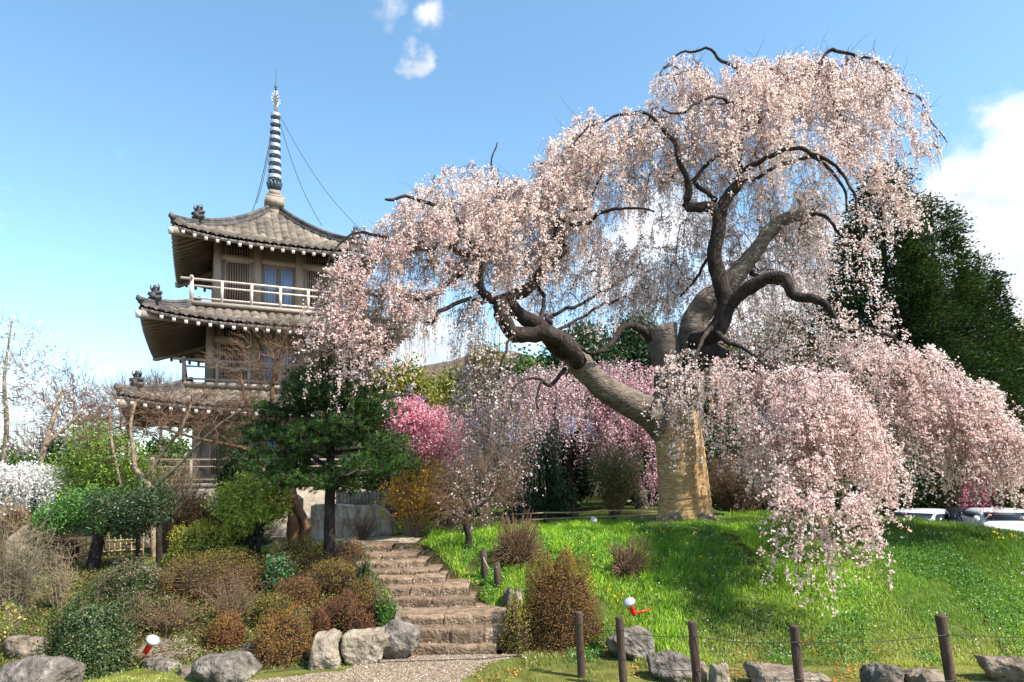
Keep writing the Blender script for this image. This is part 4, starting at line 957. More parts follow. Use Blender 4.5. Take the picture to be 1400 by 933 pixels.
# ---- big dark conifers on the right
def conifer(label, apex, base_px, Y, wpx, lean=0, n=60000, cols=[(.02, .042, .009), (.033, .062, .012), (.011, .025, .007), (.055, .085, .018)], h0=.02, name='cypress_tree', group='dark conifers on the right', size=.135):
    top = at(apex[0], apex[1], Y); b0 = gp(base_px, Y); hgt = top[2]-b0[2]; R_ = wpx/FPX*Y
    t_ = thing(name, label, 'tree', b0, group=group)
    bb = B(); sp_ = np.array([[*b0, R_*.09], [*(b0*.5+top*.5), R_*.05], [*top, .02]]); sp_[0, 2] -= .2
    limb_mesh(bb, sp_, 10, .05); bb.build('trunk', 'bark_dark', t_, smooth=True)
    # branch clumps: each a drooping fan
    nb = int(n/75); u = 1-rng.uniform(0, 1, nb)**.60; u = h0+(1-h0)*u; az = rng.uniform(0, 2*pi, nb)
    prof = (1-u)**.6*R_
    prof *= 1+.16*np.sin(az*3+u*9)+.12*fnoise(np.stack([np.cos(az)*2, np.sin(az)*2, u*14], -1), 1.2, 2)
    rr_ = prof*rng.uniform(.55, 1.06, nb)
    c = b0+(top-b0)*u[:, None]+np.stack([np.cos(az)*rr_, np.sin(az)*rr_, -rr_*.10], -1)
    per = 75; O = np.repeat(c, per, 0); outd = np.repeat(np.stack([np.cos(az), np.sin(az), np.full(nb, -.1)], -1), per, 0)
    sc = np.repeat((.45+.35*(1-u))*R_/3.6, per)[:, None]
    off = rng.normal(size=(len(O), 3))*[.5, .5, .26]*sc
    O = O+off+outd*sc*.4*rng.uniform(-1, 1, (len(O), 1)); O[:, 2] -= np.linalg.norm(off[:, :2], axis=1)*.35
    V, F = leafV(O, size*rng.uniform(.5, 1.2, len(O)), .5, along=unit(outd+[0, 0, .25]))
    cc = np.repeat(pickcol(nb, cols, .25), per, 0)*rng.uniform(.8, 1.25, (len(O), 1))
    mesh('crown', V, F, 'needle', t_, col=np.repeat(cc, 4, 0))
    # limbs
    i = rng.integers(0, nb, 300); a_ = b0+(top-b0)*u[i][:, None]; V, F = tubes(np.stack([a_, c[i]], 1), np.array([[.05, .015]])*np.ones((300, 1)), 4); mesh('branches', V, F, 'twig', t_)
conifer('tallest dark green cypress with a pointed top behind the cherry', (1203, 213), 1222, 26, 128, n=190000)
conifer('dark green cypress of middle height, second in the row from the cherry', (1272, 262), 1292, 27.5, 118, n=140000)
conifer('lower broad dark green cypress at the outer end of the row', (1338, 345), 1335, 28.5, 95, n=90000)

# ------------------------------------------------------------------ middle distance: building with the blue roof
bc_ = at(745, 640, 30); bz = float(H(bc_[0], bc_[1]))
bl = thing('garden_pavilion', 'long low house with a corrugated blue grey metal roof behind the pink cherries', 'building', (bc_[0], 30, bz-.05), radians(-2), local=True)
xl = (at(620, 600, 28)[0]-bc_[0]); xr = (at(905, 600, 28)[0]-bc_[0]); ze = at(745, 604, 28)[2]-bz; zr = at(745, 567, 31)[2]-bz
b_ = B(); b_.box(((xl+xr)/2, .9, ze/2), ((xr-xl)/2-.4, 2.1, ze/2)); b_.build('wall', 'plaster', bl, local=True)
nxp = int((xr-xl)/.045); u = np.linspace(xl, xr, nxp); hgt_ = .05*(np.abs((u/.36) % 1-.5) < .2)
rows = [(-1.8, ze), (.9, zr), (3.6, ze)]
V = np.concatenate([np.stack([u, np.full(nxp, yy), zz+hgt_], -1) for yy, zz in rows]); i = (np.arange(2)*nxp)[:, None]+np.arange(nxp-1)[None]
ro = mesh('roof', V, np.stack([i, i+1, i+nxp+1, i+nxp], -1).reshape(-1, 4), 'blueroof', bl, local=True)
B().box(((xl+xr)/2, .9, zr+.09), ((xr-xl)/2, .12, .05)).build('roof_ridge', 'blueroof', ro, local=True)
for xx in np.linspace(xl+1.2, xr-1.2, 4):
    w_ = B().box((xx, -1.205, ze*.55), (.5, .03, .5)).build('window', 'glass', bl, local=True)
    B().box((xx, -1.22, ze*.55+.53), (.56, .05, .03)).box((xx, -1.22, ze*.55-.53), (.56, .05, .03)).box((xx, -1.222, ze*.55), (.03, .03, .5)).build('frame', 'plank', w_, local=True)

# ------------------------------------------------------------------ parked cars
def car(label, px, py_roof, Y, heading, paint, kind=0):
    p = at(px, py_roof, Y); gz = float(H(p[0], p[1])); hh = p[2]-gz
    t_ = thing('parked_car', label, 'car', (p[0], p[1], gz), heading, 'cars parked beyond the mound', local=True)
    L, Wd, Ht = (3.4, 1.48, hh) if kind else (4.3, 1.7, hh)
    # side profile lofted in y
    if kind: prof = [(-1.68, .35), (-1.70, .75), (-1.62, .95), (-1.40, Ht*.93), (-1.15, Ht), (.25, Ht), (.55, Ht*.94), (1.05, .98), (1.60, .85), (1.70, .6), (1.68, .32)]
    else: prof = [(-2.1, .35), (-2.15, .7), (-2.05, .95), (-1.5, 1.0), (-.95, Ht*.95), (-.5, Ht), (.3, Ht*.99), (.6, Ht*.94), (1.15, .98), (2.0, .82), (2.15, .6), (2.1, .32)]
    q = smooth_path([(a_, b_, 0) for a_, b_ in prof], .08); n = len(q); V = []
    ysec = np.array([-1, -.985, -.93, -.8, 0, .8, .93, .985, 1])
    for yy in ysec:
        k = 1-.10*max(0, (abs(yy)-.7)/.3)**2; z = q[:, 1]
        tum = 1-.17*np.clip((z-.9)/max(.1, Ht-.9), 0, 1)
        zz = .3+(z-.3)*(k if abs(yy) > .7 else 1)
        V.append(np.stack([q[:, 0]*(1-.03*abs(yy)**4), yy*Wd/2*tum, zz], -1))
    V = np.array(V); m_ = len(ysec); i = (np.arange(m_-1)*n)[:, None]+np.arange(n-1)[None]
    F = np.stack([i, i+1, i+n+1, i+n], -1).reshape(-1, 4)
    ends = [np.array([[*range(n)][::-1], [(m_-1)*n+j for j in range(n)]])]
    mesh('body', V.reshape(-1, 3), [F]+ends, paint, t_, local=True, smooth=False)
    def panel(name, pts, mt='glass'):
        P_ = np.array(pts, float); c = P_.mean(0); nn_ = np.cross(P_[1]-P_[0], P_[2]-P_[0]); nn_ = nn_/np.linalg.norm(nn_)
        if nn_@(c-[0, 0, .7]) < 0: nn_ = -nn_
        k = len(P_); V_ = np.concatenate([P_-nn_*.02, P_+nn_*.012]); j = np.arange(k)
        return mesh(name, V_, [np.stack([j, (j+1) % k, (j+1) % k+k, j+k], -1), np.array([[*range(k)][::-1], [*range(k, 2*k)]])], mt, t_, local=True)
    zt = Ht-.06; wt = Wd/2*.84; wb = Wd/2*.97
    if kind:
        panel('windscreen', [(.50, -wt*.93, Ht*.955), (.50, wt*.93, Ht*.955), (1.06, wb*.88, 1.02), (1.06, -wb*.88, 1.02)])
        panel('rear_window', [(-1.45, -wt*.88, Ht*.93), (-1.45, wt*.88, Ht*.93), (-1.64, wb*.86, 1.05), (-1.64, -wb*.86, 1.05)]); sx = [(-1.3, -.45), (-.38, .45)]; fx = .95
    else:
        panel('windscreen', [(.66, -wt*.93, Ht*.93), (.66, wt*.93, Ht*.93), (1.16, wb*.88, 1.03), (1.16, -wb*.88, 1.03)])
        panel('rear_window', [(-1.0, -wt*.88, Ht*.95), (-1.0, wt*.88, Ht*.95), (-1.5, wb*.86, 1.06), (-1.5, -wb*.86, 1.06)]); sx = [(-1.1, -.3), (-.22, .6)]; fx = 1.0
    for s_ in (-1, 1):
        for a_, b2 in sx:
            e = .28 if b2 > 0 else -.0; f = .18 if a_ < -1 else 0
            panel('side_window', [(a_+f, s_*(wt+.015), zt-.05), (b2, s_*(wt+.015), zt-.05), (b2+e, s_*(wb+.012), 1.0), (a_-f*.3, s_*(wb+.012), 1.0)])
        B().lathe([(0, -.03), (.07, -.02), (.08, .03), (0, .05)], (fx, s_*(wb+.10), 1.02), 10, axis=(-1, 0, 0)).build('mirror', paint, t_, local=True)
        B().box((L/2*.985, s_*Wd*.34, .68), (.04, .17, .08)).build('headlight', 'bulb', t_, local=True)
        for xx in (-L*.30, L*.31):
            w_ = B().lathe([(0, -.09), (.29, -.09), (.30, 0), (.29, .09), (0, .09)], (xx, s_*(Wd/2-.07), .30), 20, axis=(0, 1, 0)).build('wheel', 'rubber', t_, local=True)
            B().lathe([(0, .091), (.18, .1), (.19, .095), (0, .12)], (xx, s_*(Wd/2-.07), .30), 14, axis=(0, s_, 0)).build('rim', 'metal', w_, local=True)
car('small white car with a dark windscreen at the end of the parked row', 1372, 697, 18.3, radians(-112), 'carwhite', 1)
car('black car parked between the two white cars', 1333, 694, 20.6, radians(-105), 'carblack', 0)
car('white estate car partly hidden by the hanging blossom beside the black car', 1262, 696, 21.5, radians(-150), 'carwhite', 0)

# ------------------------------------------------------------------ masonry by the pagoda
def rough_block(b_, c, h, seed=0, n=14, amp=.06, sc=1.5, Rm=None):
    """boulder-like block from a subdivided cube"""
    g = np.linspace(-1, 1, n+1); V = []; F = []; off = 0
    for ax in range(3):
        for sg in (-1, 1):
            A_, B_ = np.meshgrid(g, g); P_ = np.zeros((n+1, n+1, 3)); o = [0, 1, 2]; o.remove(ax)
            P_[..., o[0]] = A_; P_[..., o[1]] = B_; P_[..., ax] = sg
            i = (np.arange(n)*(n+1))[:, None]+np.arange(n)[None]; f = np.stack([i, i+1, i+n+2, i+n+1], -1).reshape(-1, 4)
            if (sg > 0) != (ax == 1): pass
            else: f = f[:, ::-1]
            V.append(P_.reshape(-1, 3)); F.append(f+off); off += (n+1)**2
    return np.concatenate(V), np.concatenate(F)
def rock(label, box, Y, mat='rock', seed=0, group='boulders along the garden edge', rY=None, blocky=.5, tilt=0, name='boulder', cat='rock', sink=.12, flat=0, amp=.16):
    x0, x1, y0, y1 = box; cx = (x0+x1)/2; w = (x1-x0)/2/FPX*Y
    base = gp(cx, Y); top = at(cx, y0, Y)[2]; bot = min(base[2], at(cx, y1, Y)[2])-sink
    h = max(.06, (top-bot)/2); rY = rY or max(w*.75, h*.8)
    V, F = rough_block(None, None, None, n=16)
    S_ = V/np.linalg.norm(V, axis=1, keepdims=True); Cb = V
    P_ = S_*(1-blocky)+Cb*blocky*.86
    # chiselled facets
    r2 = np.random.default_rng(seed+11)
    for k in range(9):
        nn_ = unit(r2.normal(size=3)); lim = r2.uniform(.62, .92); d = P_@nn_-lim; P_ = P_-np.maximum(d, 0)[:, None]*nn_*.85
    P_ = P_*(1+amp*fnoise(S_*1.2+seed*3.3, 1.1, 2)+.05*fnoise(S_*4+seed, 1.3, 3)+.02*fnoise(S_*14+seed, 1.3, 2))[:, None]
    P_ = P_/np.abs(P_).max(0)
    Rz = rotz(tilt*.3); P_ = P_*[w, rY, h]
    if tilt: ca, sa = cos(tilt), sin(tilt); P_ = P_@np.array([[ca, 0, sa], [0, 1, 0], [-sa, 0, ca]]).T
    c = np.array([base[0], Y, (top+bot)/2])
    o = mesh(name, P_+c, F, mat, None, loc=base, smooth=True)
    bpy.data.objects[o.name]; tag(o, label, cat, group)
    # weld the cube seams
    import bmesh
    bm = bmesh.new(); bm.from_mesh(o.data); bmesh.ops.remove_doubles(bm, verts=bm.verts, dist=1e-4); bmesh.ops.recalc_face_normals(bm, faces=bm.faces); bm.to_mesh(o.data); bm.free()
    return o
RK = [
 ((-6, 113, 893, 955), 8.8, 'rock', 'big grey boulder with a sloping top in the bottom left corner', .35, 0),
 ((20, 76, 868, 899), 10.2, 'rock_brown', 'flat brownish stone left of the ivy covered bush', .6, 0),
 ((-8, 22, 880, 900), 10.4, 'rock_brown', 'small flat stone at the far end of the row beyond the ivy covered bush', .6, 0),
 ((190, 292, 877, 902), 10.4, 'rock_brown', 'long flat stone ledge behind the red spotlight by the ivy bush', .7, 0),
 ((190, 262, 898, 926), 9.7, 'rock', 'grey stone below the long flat ledge', .6, 0),
 ((248, 334, 905, 932), 9.5, 'rock_brown', 'low flat brown slab between two grey stones', .7, 0),
 ((272, 370, 892, 940), 9.2, 'rock', 'rounded dark grey boulder with a white stain beside the low slab', .25, 0),
 ((334, 364, 878, 904), 9.9, 'rock', 'small dark stone wedged behind the white stained boulder', .4, 0),
 ((424, 469, 862, 919), 9.7, 'rock_pale', 'upright pale pitted stone with a rounded top', .45, -.12),
 ((470, 534, 853, 911), 9.9, 'rock_pale', 'large pale grey boulder beside the bottom of the steps', .5, -.1),
 ((512, 573, 847, 898), 10.1, 'rock', 'purplish grey boulder touching the bottom step', .4, .15),
 ((875, 948, 891, 918), 8.9, 'rock', 'dark mossy stone behind the middle wooden post', .45, 0),
 ((825, 890, 855, 900), 9.9, 'rock', 'grey stone with a flat top under the red and white spotlight', .55, 0),
 ((940, 962, 900, 917), 8.9, 'rock_brown', 'small brown stone right of the middle wooden post', .4, 0),
 ((963, 992, 906, 920), 8.6, 'rock_pale', 'small pale stone in the grass right of the middle post', .4, 0),
 ((1022, 1136, 914, 935), 8.4, 'rock_brown', 'long dark stone kerb behind the fourth wooden post', .9, 0),
 ((1172, 1224, 906, 938), 8.4, 'rock', 'rounded brown grey stone left of the square flat stone', .5, 0),
 ((1222, 1280, 913, 937), 8.3, 'rock_brown', 'square flat stone beside the end post', .85, 0),
 ((1328, 1415, 896, 919), 8.6, 'rock_brown', 'long rough kerb stone right of the end post', .85, 0),
 ((686, 701, 800, 842), 11.6, 'rock', 'thin upright dark stone beside the big brown azalea', .4, 0),
 ((701, 714, 800, 826), 11.5, 'rock_pale', 'small pale standing stone beside the big brown azalea', .4, 0),
 ((534, 552, 825, 845), 11.0, 'rock_brown', 'small stone at the edge of the third step', .4, 0),
 ((24, 46, 717, 748), 14.3, 'rock_brown', 'narrow conical stone standing beside the bamboo fence', .2, 0),
 ((462, 500, 738, 748), 14.9, 'rock_brown', 'low flat stone at the head of the steps', .4, 0),
 ((500, 530, 738, 747), 15.1, 'rock_brown', 'small rounded stone at the head of the steps', .3, 0),
 ((536, 560, 742, 752), 14.6, 'rock', 'dark flat stone bordering the top step on the grass side', .5, 0),
]
for k, (bx_, Y, m_, lb, bk, tl) in enumerate(RK): rock(lb, bx_, Y, m_, k, blocky=bk, tilt=tl)
# pale stone retaining walls flanking the way up to the pagoda
def stone_wall(label, px0, px1, pytop, Y, seed, thick=.5, roundr=False):
    a_ = gp(px0, Y); b2 = gp(px1, Y); top = at((px0+px1)/2, pytop, Y)[2]; zb = min(a_[2], b2[2])-.2
    V, F = rough_block(None, None, None, n=40); hw = (b2[0]-a_[0])/2; hh = (top-zb)/2
    u = V[:, 0]; 
    if roundr: V[:, 2] = np.where(V[:, 2] > 0, V[:, 2]*(1-.75*np.clip((u-.45)/.55, 0, 1)**2.2), V[:, 2])
    P_ = V*[hw, thick/2, hh]; c = np.array([(a_[0]+b2[0])/2, Y, (top+zb)/2]); P_ = P_+c
    ww = fnoise(P_*[1.6, 1, 1]+seed, 3.2, 4); P_[:, 1] -= .09*ww; P_[:, 2] += .05*fnoise(P_+seed+5, 2.4, 3)*(V[:, 2] > .9)
    o = mesh('stone_wall', P_, F, 'wall_stone', None, loc=(c[0], Y, zb), smooth=True); tag(o, label, 'wall', 'rough pale stone walls below the pagoda')
    import bmesh
    bm = bmesh.new(); bm.from_mesh(o.data); bmesh.ops.remove_doubles(bm, verts=bm.verts, dist=1e-4); bm.to_mesh(o.data); bm.free()
    return top
stone_wall('rough pale stone wall with a rounded end at the head of the steps', 428, 538, 690, 17.6, 1, roundr=True)
stone_wall('rough pale stone wall behind the rhododendron', 284, 352, 700, 18.4, 4)
stone_wall('long pale stone wall under the pagoda behind the brown shrubs', 196, 284, 700, 19.5, 8)
def balustrade(label, px0, px1, py0, py1, Y, n):
    a_ = at(px0, py1, Y); b2 = at(px1, py1, Y); h = at(px0, py0, Y)[2]-a_[2]
    t_ = thing('stone_balustrade', label, 'fence', ((a_[0]+b2[0])/2, Y, a_[2]), group='pale picket balustrades below the pagoda')
    for k in range(n):
        s = k/(n-1); p = a_*(1-s)+b2*s
        B().box(p+[0, 0, h/2-.08], (.042, .05, h/2+.12)).lathe([(.059, 0), (.0, .06)], p+[0, 0, h+.041], 4).build('picket', 'rock_pale', t_)
    B().beam(a_+[-.1, .07, h*.66], b2+[.1, .07, h*.66], .03, .06).build('rail', 'rock_pale', t_)
balustrade('pale picket balustrade on the wall behind the brown shrubs', 196, 300, 680, 700, 19.6, 22)
balustrade('pale picket balustrade behind the yellow green rhododendron', 296, 336, 676, 700, 18.6, 9)
balustrade('pale picket balustrade on the wall at the head of the steps', 462, 548, 676, 692, 18.0, 18)
ga = gp(381, 18.8); ss = thing('stone_steps', 'flight of grey stone steps between the walls below the pagoda', 'steps', ga)
for k in range(6): B().box((ga[0], 18.4+k*.32, ga[2]-.05+k*.15), (.62, .2+.0*k, .15)).build('step', 'stone', ss)
gpost = gp(407, 17.4); B().box(gpost+[0, 0, .55], (.13, .13, .75)).lathe([(.18, 0), (.0, .14)], gpost+[0, 0, 1.302], 4)
pz = B().box(gpost+[0, 0, .45], (.11, .11, .65)).lathe([(.155, 0), (.0, .12)], gpost+[0, 0, 1.102], 4).build('gate_pillar', 'rock_pale', None, loc=gpost); tag(pz, 'square pale stone pillar left of the wall at the head of the steps', 'pillar')

# ------------------------------------------------------------------ fences
fr = thing('post_and_wire_fence', 'round brown wooden posts strung with two wires along the foot of the mound', 'fence', gp(947, 8.4))
posts = [(792, 838, 902, 9.0, 5.6), (848, 845, 917, 8.55, 5.4), (948, 851, 940, 7.9, 5.8), (1087, 857, 952, 7.5, 6.2), (1291, 843, 960, 7.2, 6.8)]
tops = []
for k, (px, yt, yb, Y, hw) in enumerate(posts):
    tp_ = at(px-(5 if k == 4 else 1.5), yt, Y); b0 = gp(px+(4 if k == 4 else 0), Y); r_ = hw/FPX*Y
    s = np.linspace(0, 1, 9)[:, None]; P_ = (b0-[0, 0, .2])*(1-s)+tp_*s
    b_ = B(); V, F = tubes(P_[None], (r_*(1+.03*np.sin(np.arange(9)*2.+k)))[None], 14); V += fnoise(V+k, 9, 2)[:, None]*.003
    b_.add(V, F); dirn = unit(tp_-b0); b_.lathe([(r_, -.01), (r_*.93, .012), (r_*.55, .016), (0, .017)], tp_, 14, axis=tuple(dirn))
    b_.build('post', 'wood_post', fr, smooth=True); tops.append((b0, tp_))
ext = [(tops[4][0]+[2.6, -.15, 0], tops[4][1]+[2.7, -.15, 0])]
chain = [tops[0], tops[1], tops[2], tops[3], tops[4], ext[0]]
for f_ in (.84, .42):
    for (b0, t0), (b1, t1) in zip(chain[:-1], chain[1:]):
        a_ = b0+(t0-b0)*f_+[0, -.055, 0]; c = b1+(t1-b1)*f_+[0, -.055, 0]; s = np.linspace(0, 1, 14)[:, None]
        P_ = a_*(1-s)+c*s; P_[:, 2] -= .035*np.sin(pi*s[:, 0]); B().tube(P_, .0042, 5).build('wire', 'wire', fr)
e0, e1 = ext[0]; B().tube([e0-[0, 0, .2], e1], .05, 12).build('post', 'wood_post', fr)
for k, (px, yt, Y, lb) in enumerate([(661, 753, 12.6, 'taller dark garden post with a rope loop on the bank by the steps'), (679, 770, 12.2, 'shorter dark garden post beside the brown azalea on the bank')]):
    b0 = gp(px, Y); tp_ = at(px, yt, Y)
    t_ = thing('garden_post', lb, 'post', b0, group='dark posts on the bank by the steps')
    B().tube([b0-[0, 0, .15], (b0+tp_)/2+[.004, 0, 0], tp_], .058, 12).lathe([(.058, -.005), (.05, .012), (0, .016)], tp_, 12).build('post', 'wood_post', t_, smooth=False)
    if k == 0:
        e = at(679, 775, 12.2); a_ = at(661, 762, 12.6); s = np.linspace(0, 1, 12)[:, None]; P_ = a_*(1-s)+e*s; P_[:, 2] -= .12*np.sin(pi*s[:, 0]); P_[:, 1] -= .06
        B().tube(P_, .010, 6).build('rope', 'rope', t_)
# bamboo rail fence behind the mound
bf = thing('rail_fence', 'low fence of wooden posts and bamboo rails behind the mound near the pink cherry', 'fence', gp(800, 18.6))
pp = [(700, 702, 18.9), (745, 700, 18.8), (783, 700, 18.7), (839, 697, 18.2), (905, 700, 18.2)]
tp2 = []
for px, py, Y in pp:
    b0 = gp(px, Y); t0 = at(px, py, Y); B().tube([b0-[0, 0, .2], t0], .055, 8).build('post', 'wood_post', bf); tp2.append((b0, t0))
for (b0, t0), (b1, t1) in zip(tp2[:-1], tp2[1:]):
    for f_ in (.93, .4):
        a_ = b0+(t0-b0)*f_; c = b1+(t1-b1)*f_; B().tube([a_+[-.04, -.075, 0], c+[.04, -.075, 0]], .022, 6).build('rail', 'bamboo', bf)
b2 = thing('bamboo_fence', 'bamboo picket fence with two rails on the grassy slope below the magnolia', 'fence', gp(115, 15.2))
n = 22; r_up, r_lo = [], []
for k in range(n):
    s = k/(n-1); px = 34+(197-34)*s; Y = 14.6+1.4*s; b0 = gp(px, Y); hgt_ = .52+.08*(k % 3 == 0)+rng.uniform(-.03, .03)
    thick = .026 if k % 5 == 0 else .016
    B().tube([b0-[0, 0, .1], b0+[rng.uniform(-.02, .02), 0, hgt_]], thick, 7).build('picket', 'bamboo', b2)
    r_up.append(b0+[0, -.03, .40]); r_lo.append(b0+[0, -.03, .17])
for rr_ in (r_up, r_lo): B().tube(rr_, .019, 7).build('rail', 'bamboo', b2)
for px, Y in ((86, 14.5), (190, 15.6)):
    b0 = gp(px, Y); B().tube([b0-[0, 0, .1], b0+[0, 0, .75]], .05, 10).build('post', 'wood_post', b2)

# ------------------------------------------------------------------ spotlights
def spot(label, px, py, Y, head_dir, red=True, s=1.0, arm=None):
    c = at(px, py, Y); g = c.copy(); g[2] = float(H(c[0], c[1])); d = unit(np.array(head_dir, float))
    t_ = thing('garden_spotlight', label, 'lamp', g, group='garden spotlights')
    if red:
        B().lathe([(0, -.17*s), (.04*s, -.17*s), (.045*s, -.13*s), (.052*s, .0), (.058*s, .03*s), (.04*s, .03*s), (0, .02*s)], c, 18, axis=tuple(d)).build('housing', 'red', t_, smooth=False)
    bo = B().lathe([(.045*s, .02*s), (.075*s, .045*s), (.105*s, .085*s), (.11*s, .10*s), (.108*s, .115*s)], c, 22, axis=tuple(d)).build('reflector', 'metal', t_, smooth=True)
    B().lathe([(.108*s, .112*s), (.095*s, .14*s), (.06*s, .160*s), (0, .168*s)], c, 22, axis=tuple(d)).build('lens', 'bulb', t_, smooth=True)
    e = c-d*.15*s
    if arm is not None:
        k = e+np.array(arm); b_ = B().tube([e, k], .014*s, 8).tube([e-[0, 0, .03], e+[0, 0, .03]], .02*s, 8).box(e*.5+k*.5, (.025*s, .02*s, .02*s)); b_.build('spike', 'red', t_)
    else: B().tube([e, [e[0], e[1], g[2]-.1]], .014*s, 8).build('spike', 'red' if red else 'metal', t_)
spot('red spotlight with a white bulb on the grass above the flat topped stone', 863, 830, 10.0, (-.35, -.35, .85), arm=(.24, .05, .05), s=.82)
spot('red spotlight with a silver rim lying against the long flat stone ledge', 205, 882, 9.7, (.55, -.25, .75), s=.85)
spot('small silver spotlight on the mound behind the rail fence end', 812, 713, 16.0, (-.2, -.9, .3), red=False, s=.75)
# cable lying on the gravel
cp = [ground(px, py) for px, py in ((360, 922), (450, 912), (520, 908), (600, 905), (660, 903), (700, 899), (735, 897))]
P_ = smooth_path(np.array([[*p, .008] for p in cp]), .1)[:, :3]; P_[:, 2] = H(P_[:, 0], P_[:, 1])+.018
tag(B().tube(P_, .0065, 6).build('power_cable', 'wire', None, loc=cp[2]), 'thin black cable lying across the gravel path', 'cable')

# ------------------------------------------------------------------ shrubs
BR = [(.14, .068, .03), (.19, .10, .042), (.10, .05, .025), (.16, .12, .04)]
OL = [(.16, .135, .034), (.20, .165, .045), (.13, .085, .03), (.11, .12, .028)]
RD = [(.14, .055, .03), (.11, .045, .025), (.17, .085, .04)]
OR = [(.24, .14, .04), (.2, .14, .04), (.22, .10, .035)]
AZ = [
 ((222, 362, 752, 875), 12.6, BR, OL, 'largest brown clipped mound left of the steps', 15000),
 ((362, 452, 736, 806), 13.2, OL, OL, 'olive brown mound around the foot of the pine', 9000),
 ((452, 512, 742, 800), 13.4, BR, None, 'dark brown mound behind the pine trunk at the upper steps', 5000),
 ((418, 500, 766, 832), 12.4, BR, OL, 'brown mound halfway up the steps, below the pine', 9000),
 ((468, 540, 794, 842), 11.7, BR, OL, 'olive topped mound touching the middle steps', 8000),
 ((434, 520, 816, 872), 11.1, BR, RD, 'reddish brown mound just above the pale boulders', 8000),
 ((477, 516, 838, 868), 10.6, RD, RD, 'very small reddish mound directly behind the pale boulder', 3000),
 ((420, 452, 836, 868), 10.7, RD, None, 'tiny red brown mound between the upright stone and the orange topped azalea', 3000),
 ((340, 428, 835, 920), 9.9, BR, OR, 'round azalea with an orange top beside the upright pale stone', 11000),
 ((286, 338, 838, 892), 10.5, RD, OR, 'small round reddish azalea left of the orange topped one', 7000),
 ((712, 814, 756, 890), 10.6, BR, OR, 'largest brown azalea dome right of the steps, behind the first post', 27000),
 ((682, 730, 822, 884), 10.4, OL, [(.32, .27, .06)], 'low yellow topped shrub between the steps and the big brown dome', 4500),
 ((372, 436, 790, 846), 11.9, BR, None, 'dark brown mound below the olive one, left of the steps', 7000),
 ((344, 400, 812, 850), 11.2, OL, None, 'flat olive mound behind the orange topped azalea', 5000),
]
for k, (bx_, Y, c_, tp_, lb, n_) in enumerate(AZ): dome('clipped_azalea', lb, bx_, Y, c_, .030, n_, top=tp_, lump=.08+.04*(k % 3), asp=.5)
GR = [(.035, .065, .012), (.055, .095, .018), (.025, .045, .012), (.09, .12, .03)]
dome('ivy_bush', 'tall dense bush of small glossy dark green leaves beside the corner boulder', (76, 192, 810, 932), 9.6, GR, .030, 22000, None, 'bush', 'gleaf', lump=.14, coreC=(.02, .04, .012), asp=.7)
dome('low_shrub', 'low shrub with small green and cream leaves below the bamboo fence', (138, 228, 768, 832), 12.6, [(.10, .13, .05), (.22, .22, .12), (.06, .09, .03), (.16, .08, .06)], .035, 8000, None, 'shrub', 'leaf', lump=.2, coreC=(.03, .045, .015))
dome('low_shrub', 'loose green undergrowth shrub between the ivy bush and the largest brown mound', (150, 245, 818, 884), 11.2, [(.10, .12, .035), (.15, .10, .05), (.06, .10, .025)], .035, 7000, None, 'shrub', 'leaf', lump=.25, coreC=(.05, .04, .02))
dome('golden_shrub', 'golden green rounded shrub in front of the pale stone wall', (226, 314, 708, 782), 14.2, [(.26, .28, .03), (.36, .33, .04), (.14, .19, .02)], .045, 11000, None, 'shrub', 'leaf', lump=.22, coreC=(.04, .06, .01), top=[(.50, .42, .04), (.42, .38, .04)])
dome('evergreen_sprig', 'small dark glossy evergreen clump beside the upper steps', (484, 522, 772, 806), 11.9, GR, .05, 1500, None, 'shrub', 'gleaf', lump=.3, coreC=(.02, .035, .01))
dome('fern_clump', 'bright green fern clump beside the third step', (505, 548, 818, 858), 10.9, [(.09, .22, .03), (.06, .16, .02)], .07, 1600, None, 'fern', 'leaf', lump=.35, coreC=(.03, .07, .01), asp=.25)
dome('green_clump', 'dark green leafy clump between the brown mounds below the pine', (362, 398, 764, 812), 12.3, [(.03, .10, .03), (.05, .14, .035)], .05, 2600, None, 'shrub', 'gleaf', lump=.3, coreC=(.02, .045, .012))
dome('brown_thicket', 'brown leafless shrub behind the conical stone', (-15, 66, 690, 768), 15.2, [(.20, .12, .06), (.24, .16, .07)], .035, 7000, None, 'shrub', 'dry', lump=.2)
dome('brown_thicket', 'russet twiggy shrub right of the conical stone above the bamboo fence', (52, 112, 712, 760), 15.6, [(.20, .10, .07), (.15, .09, .05)], .03, 4500, None, 'shrub', 'dry', lump=.3)
dome('brown_thicket', 'olive brown clipped bush in front of the picket balustrade', (232, 306, 684, 742), 17, [(.14, .12, .04), (.17, .10, .045)], .04, 7000, None, 'shrub', 'dry', lump=.12)
dome('dark_bush', 'dark evergreen bush between the pagoda and the rhododendron', (286, 366, 612, 720), 17.2, GR, .06, 13000, None, 'bush', 'gleaf', lump=.22, coreC=(.015, .03, .01))
dome('dark_bush', 'dark camellia bush with a few red flowers under the pink cherries', (690, 778, 590, 716), 21, [(.02, .055, .015), (.03, .075, .02)], .08, 14000, None, 'bush', 'gleaf', lump=.2, coreC=(.012, .025, .008))
dome('brown_thicket', 'thin brown dry shrub on the mound above the big brown dome', (664, 748, 704, 775), 13.2, BR, .025, 5500, None, 'shrub', 'dry', lump=.2, sparse=True, stems=420)
dome('brown_thicket', 'small sparse brown shrub alone on the grass slope', (822, 888, 738, 792), 12.2, BR, .02, 2200, None, 'shrub', 'dry', lump=.3, sparse=True, stems=260)
dome('brown_thicket', 'red brown twiggy shrub behind the parked cars', (1276, 1345, 612, 715), 23, [(.13, .06, .045), (.18, .10, .06)], .05, 6000, None, 'shrub', 'dry', lump=.2, sparse=True, stems=500)
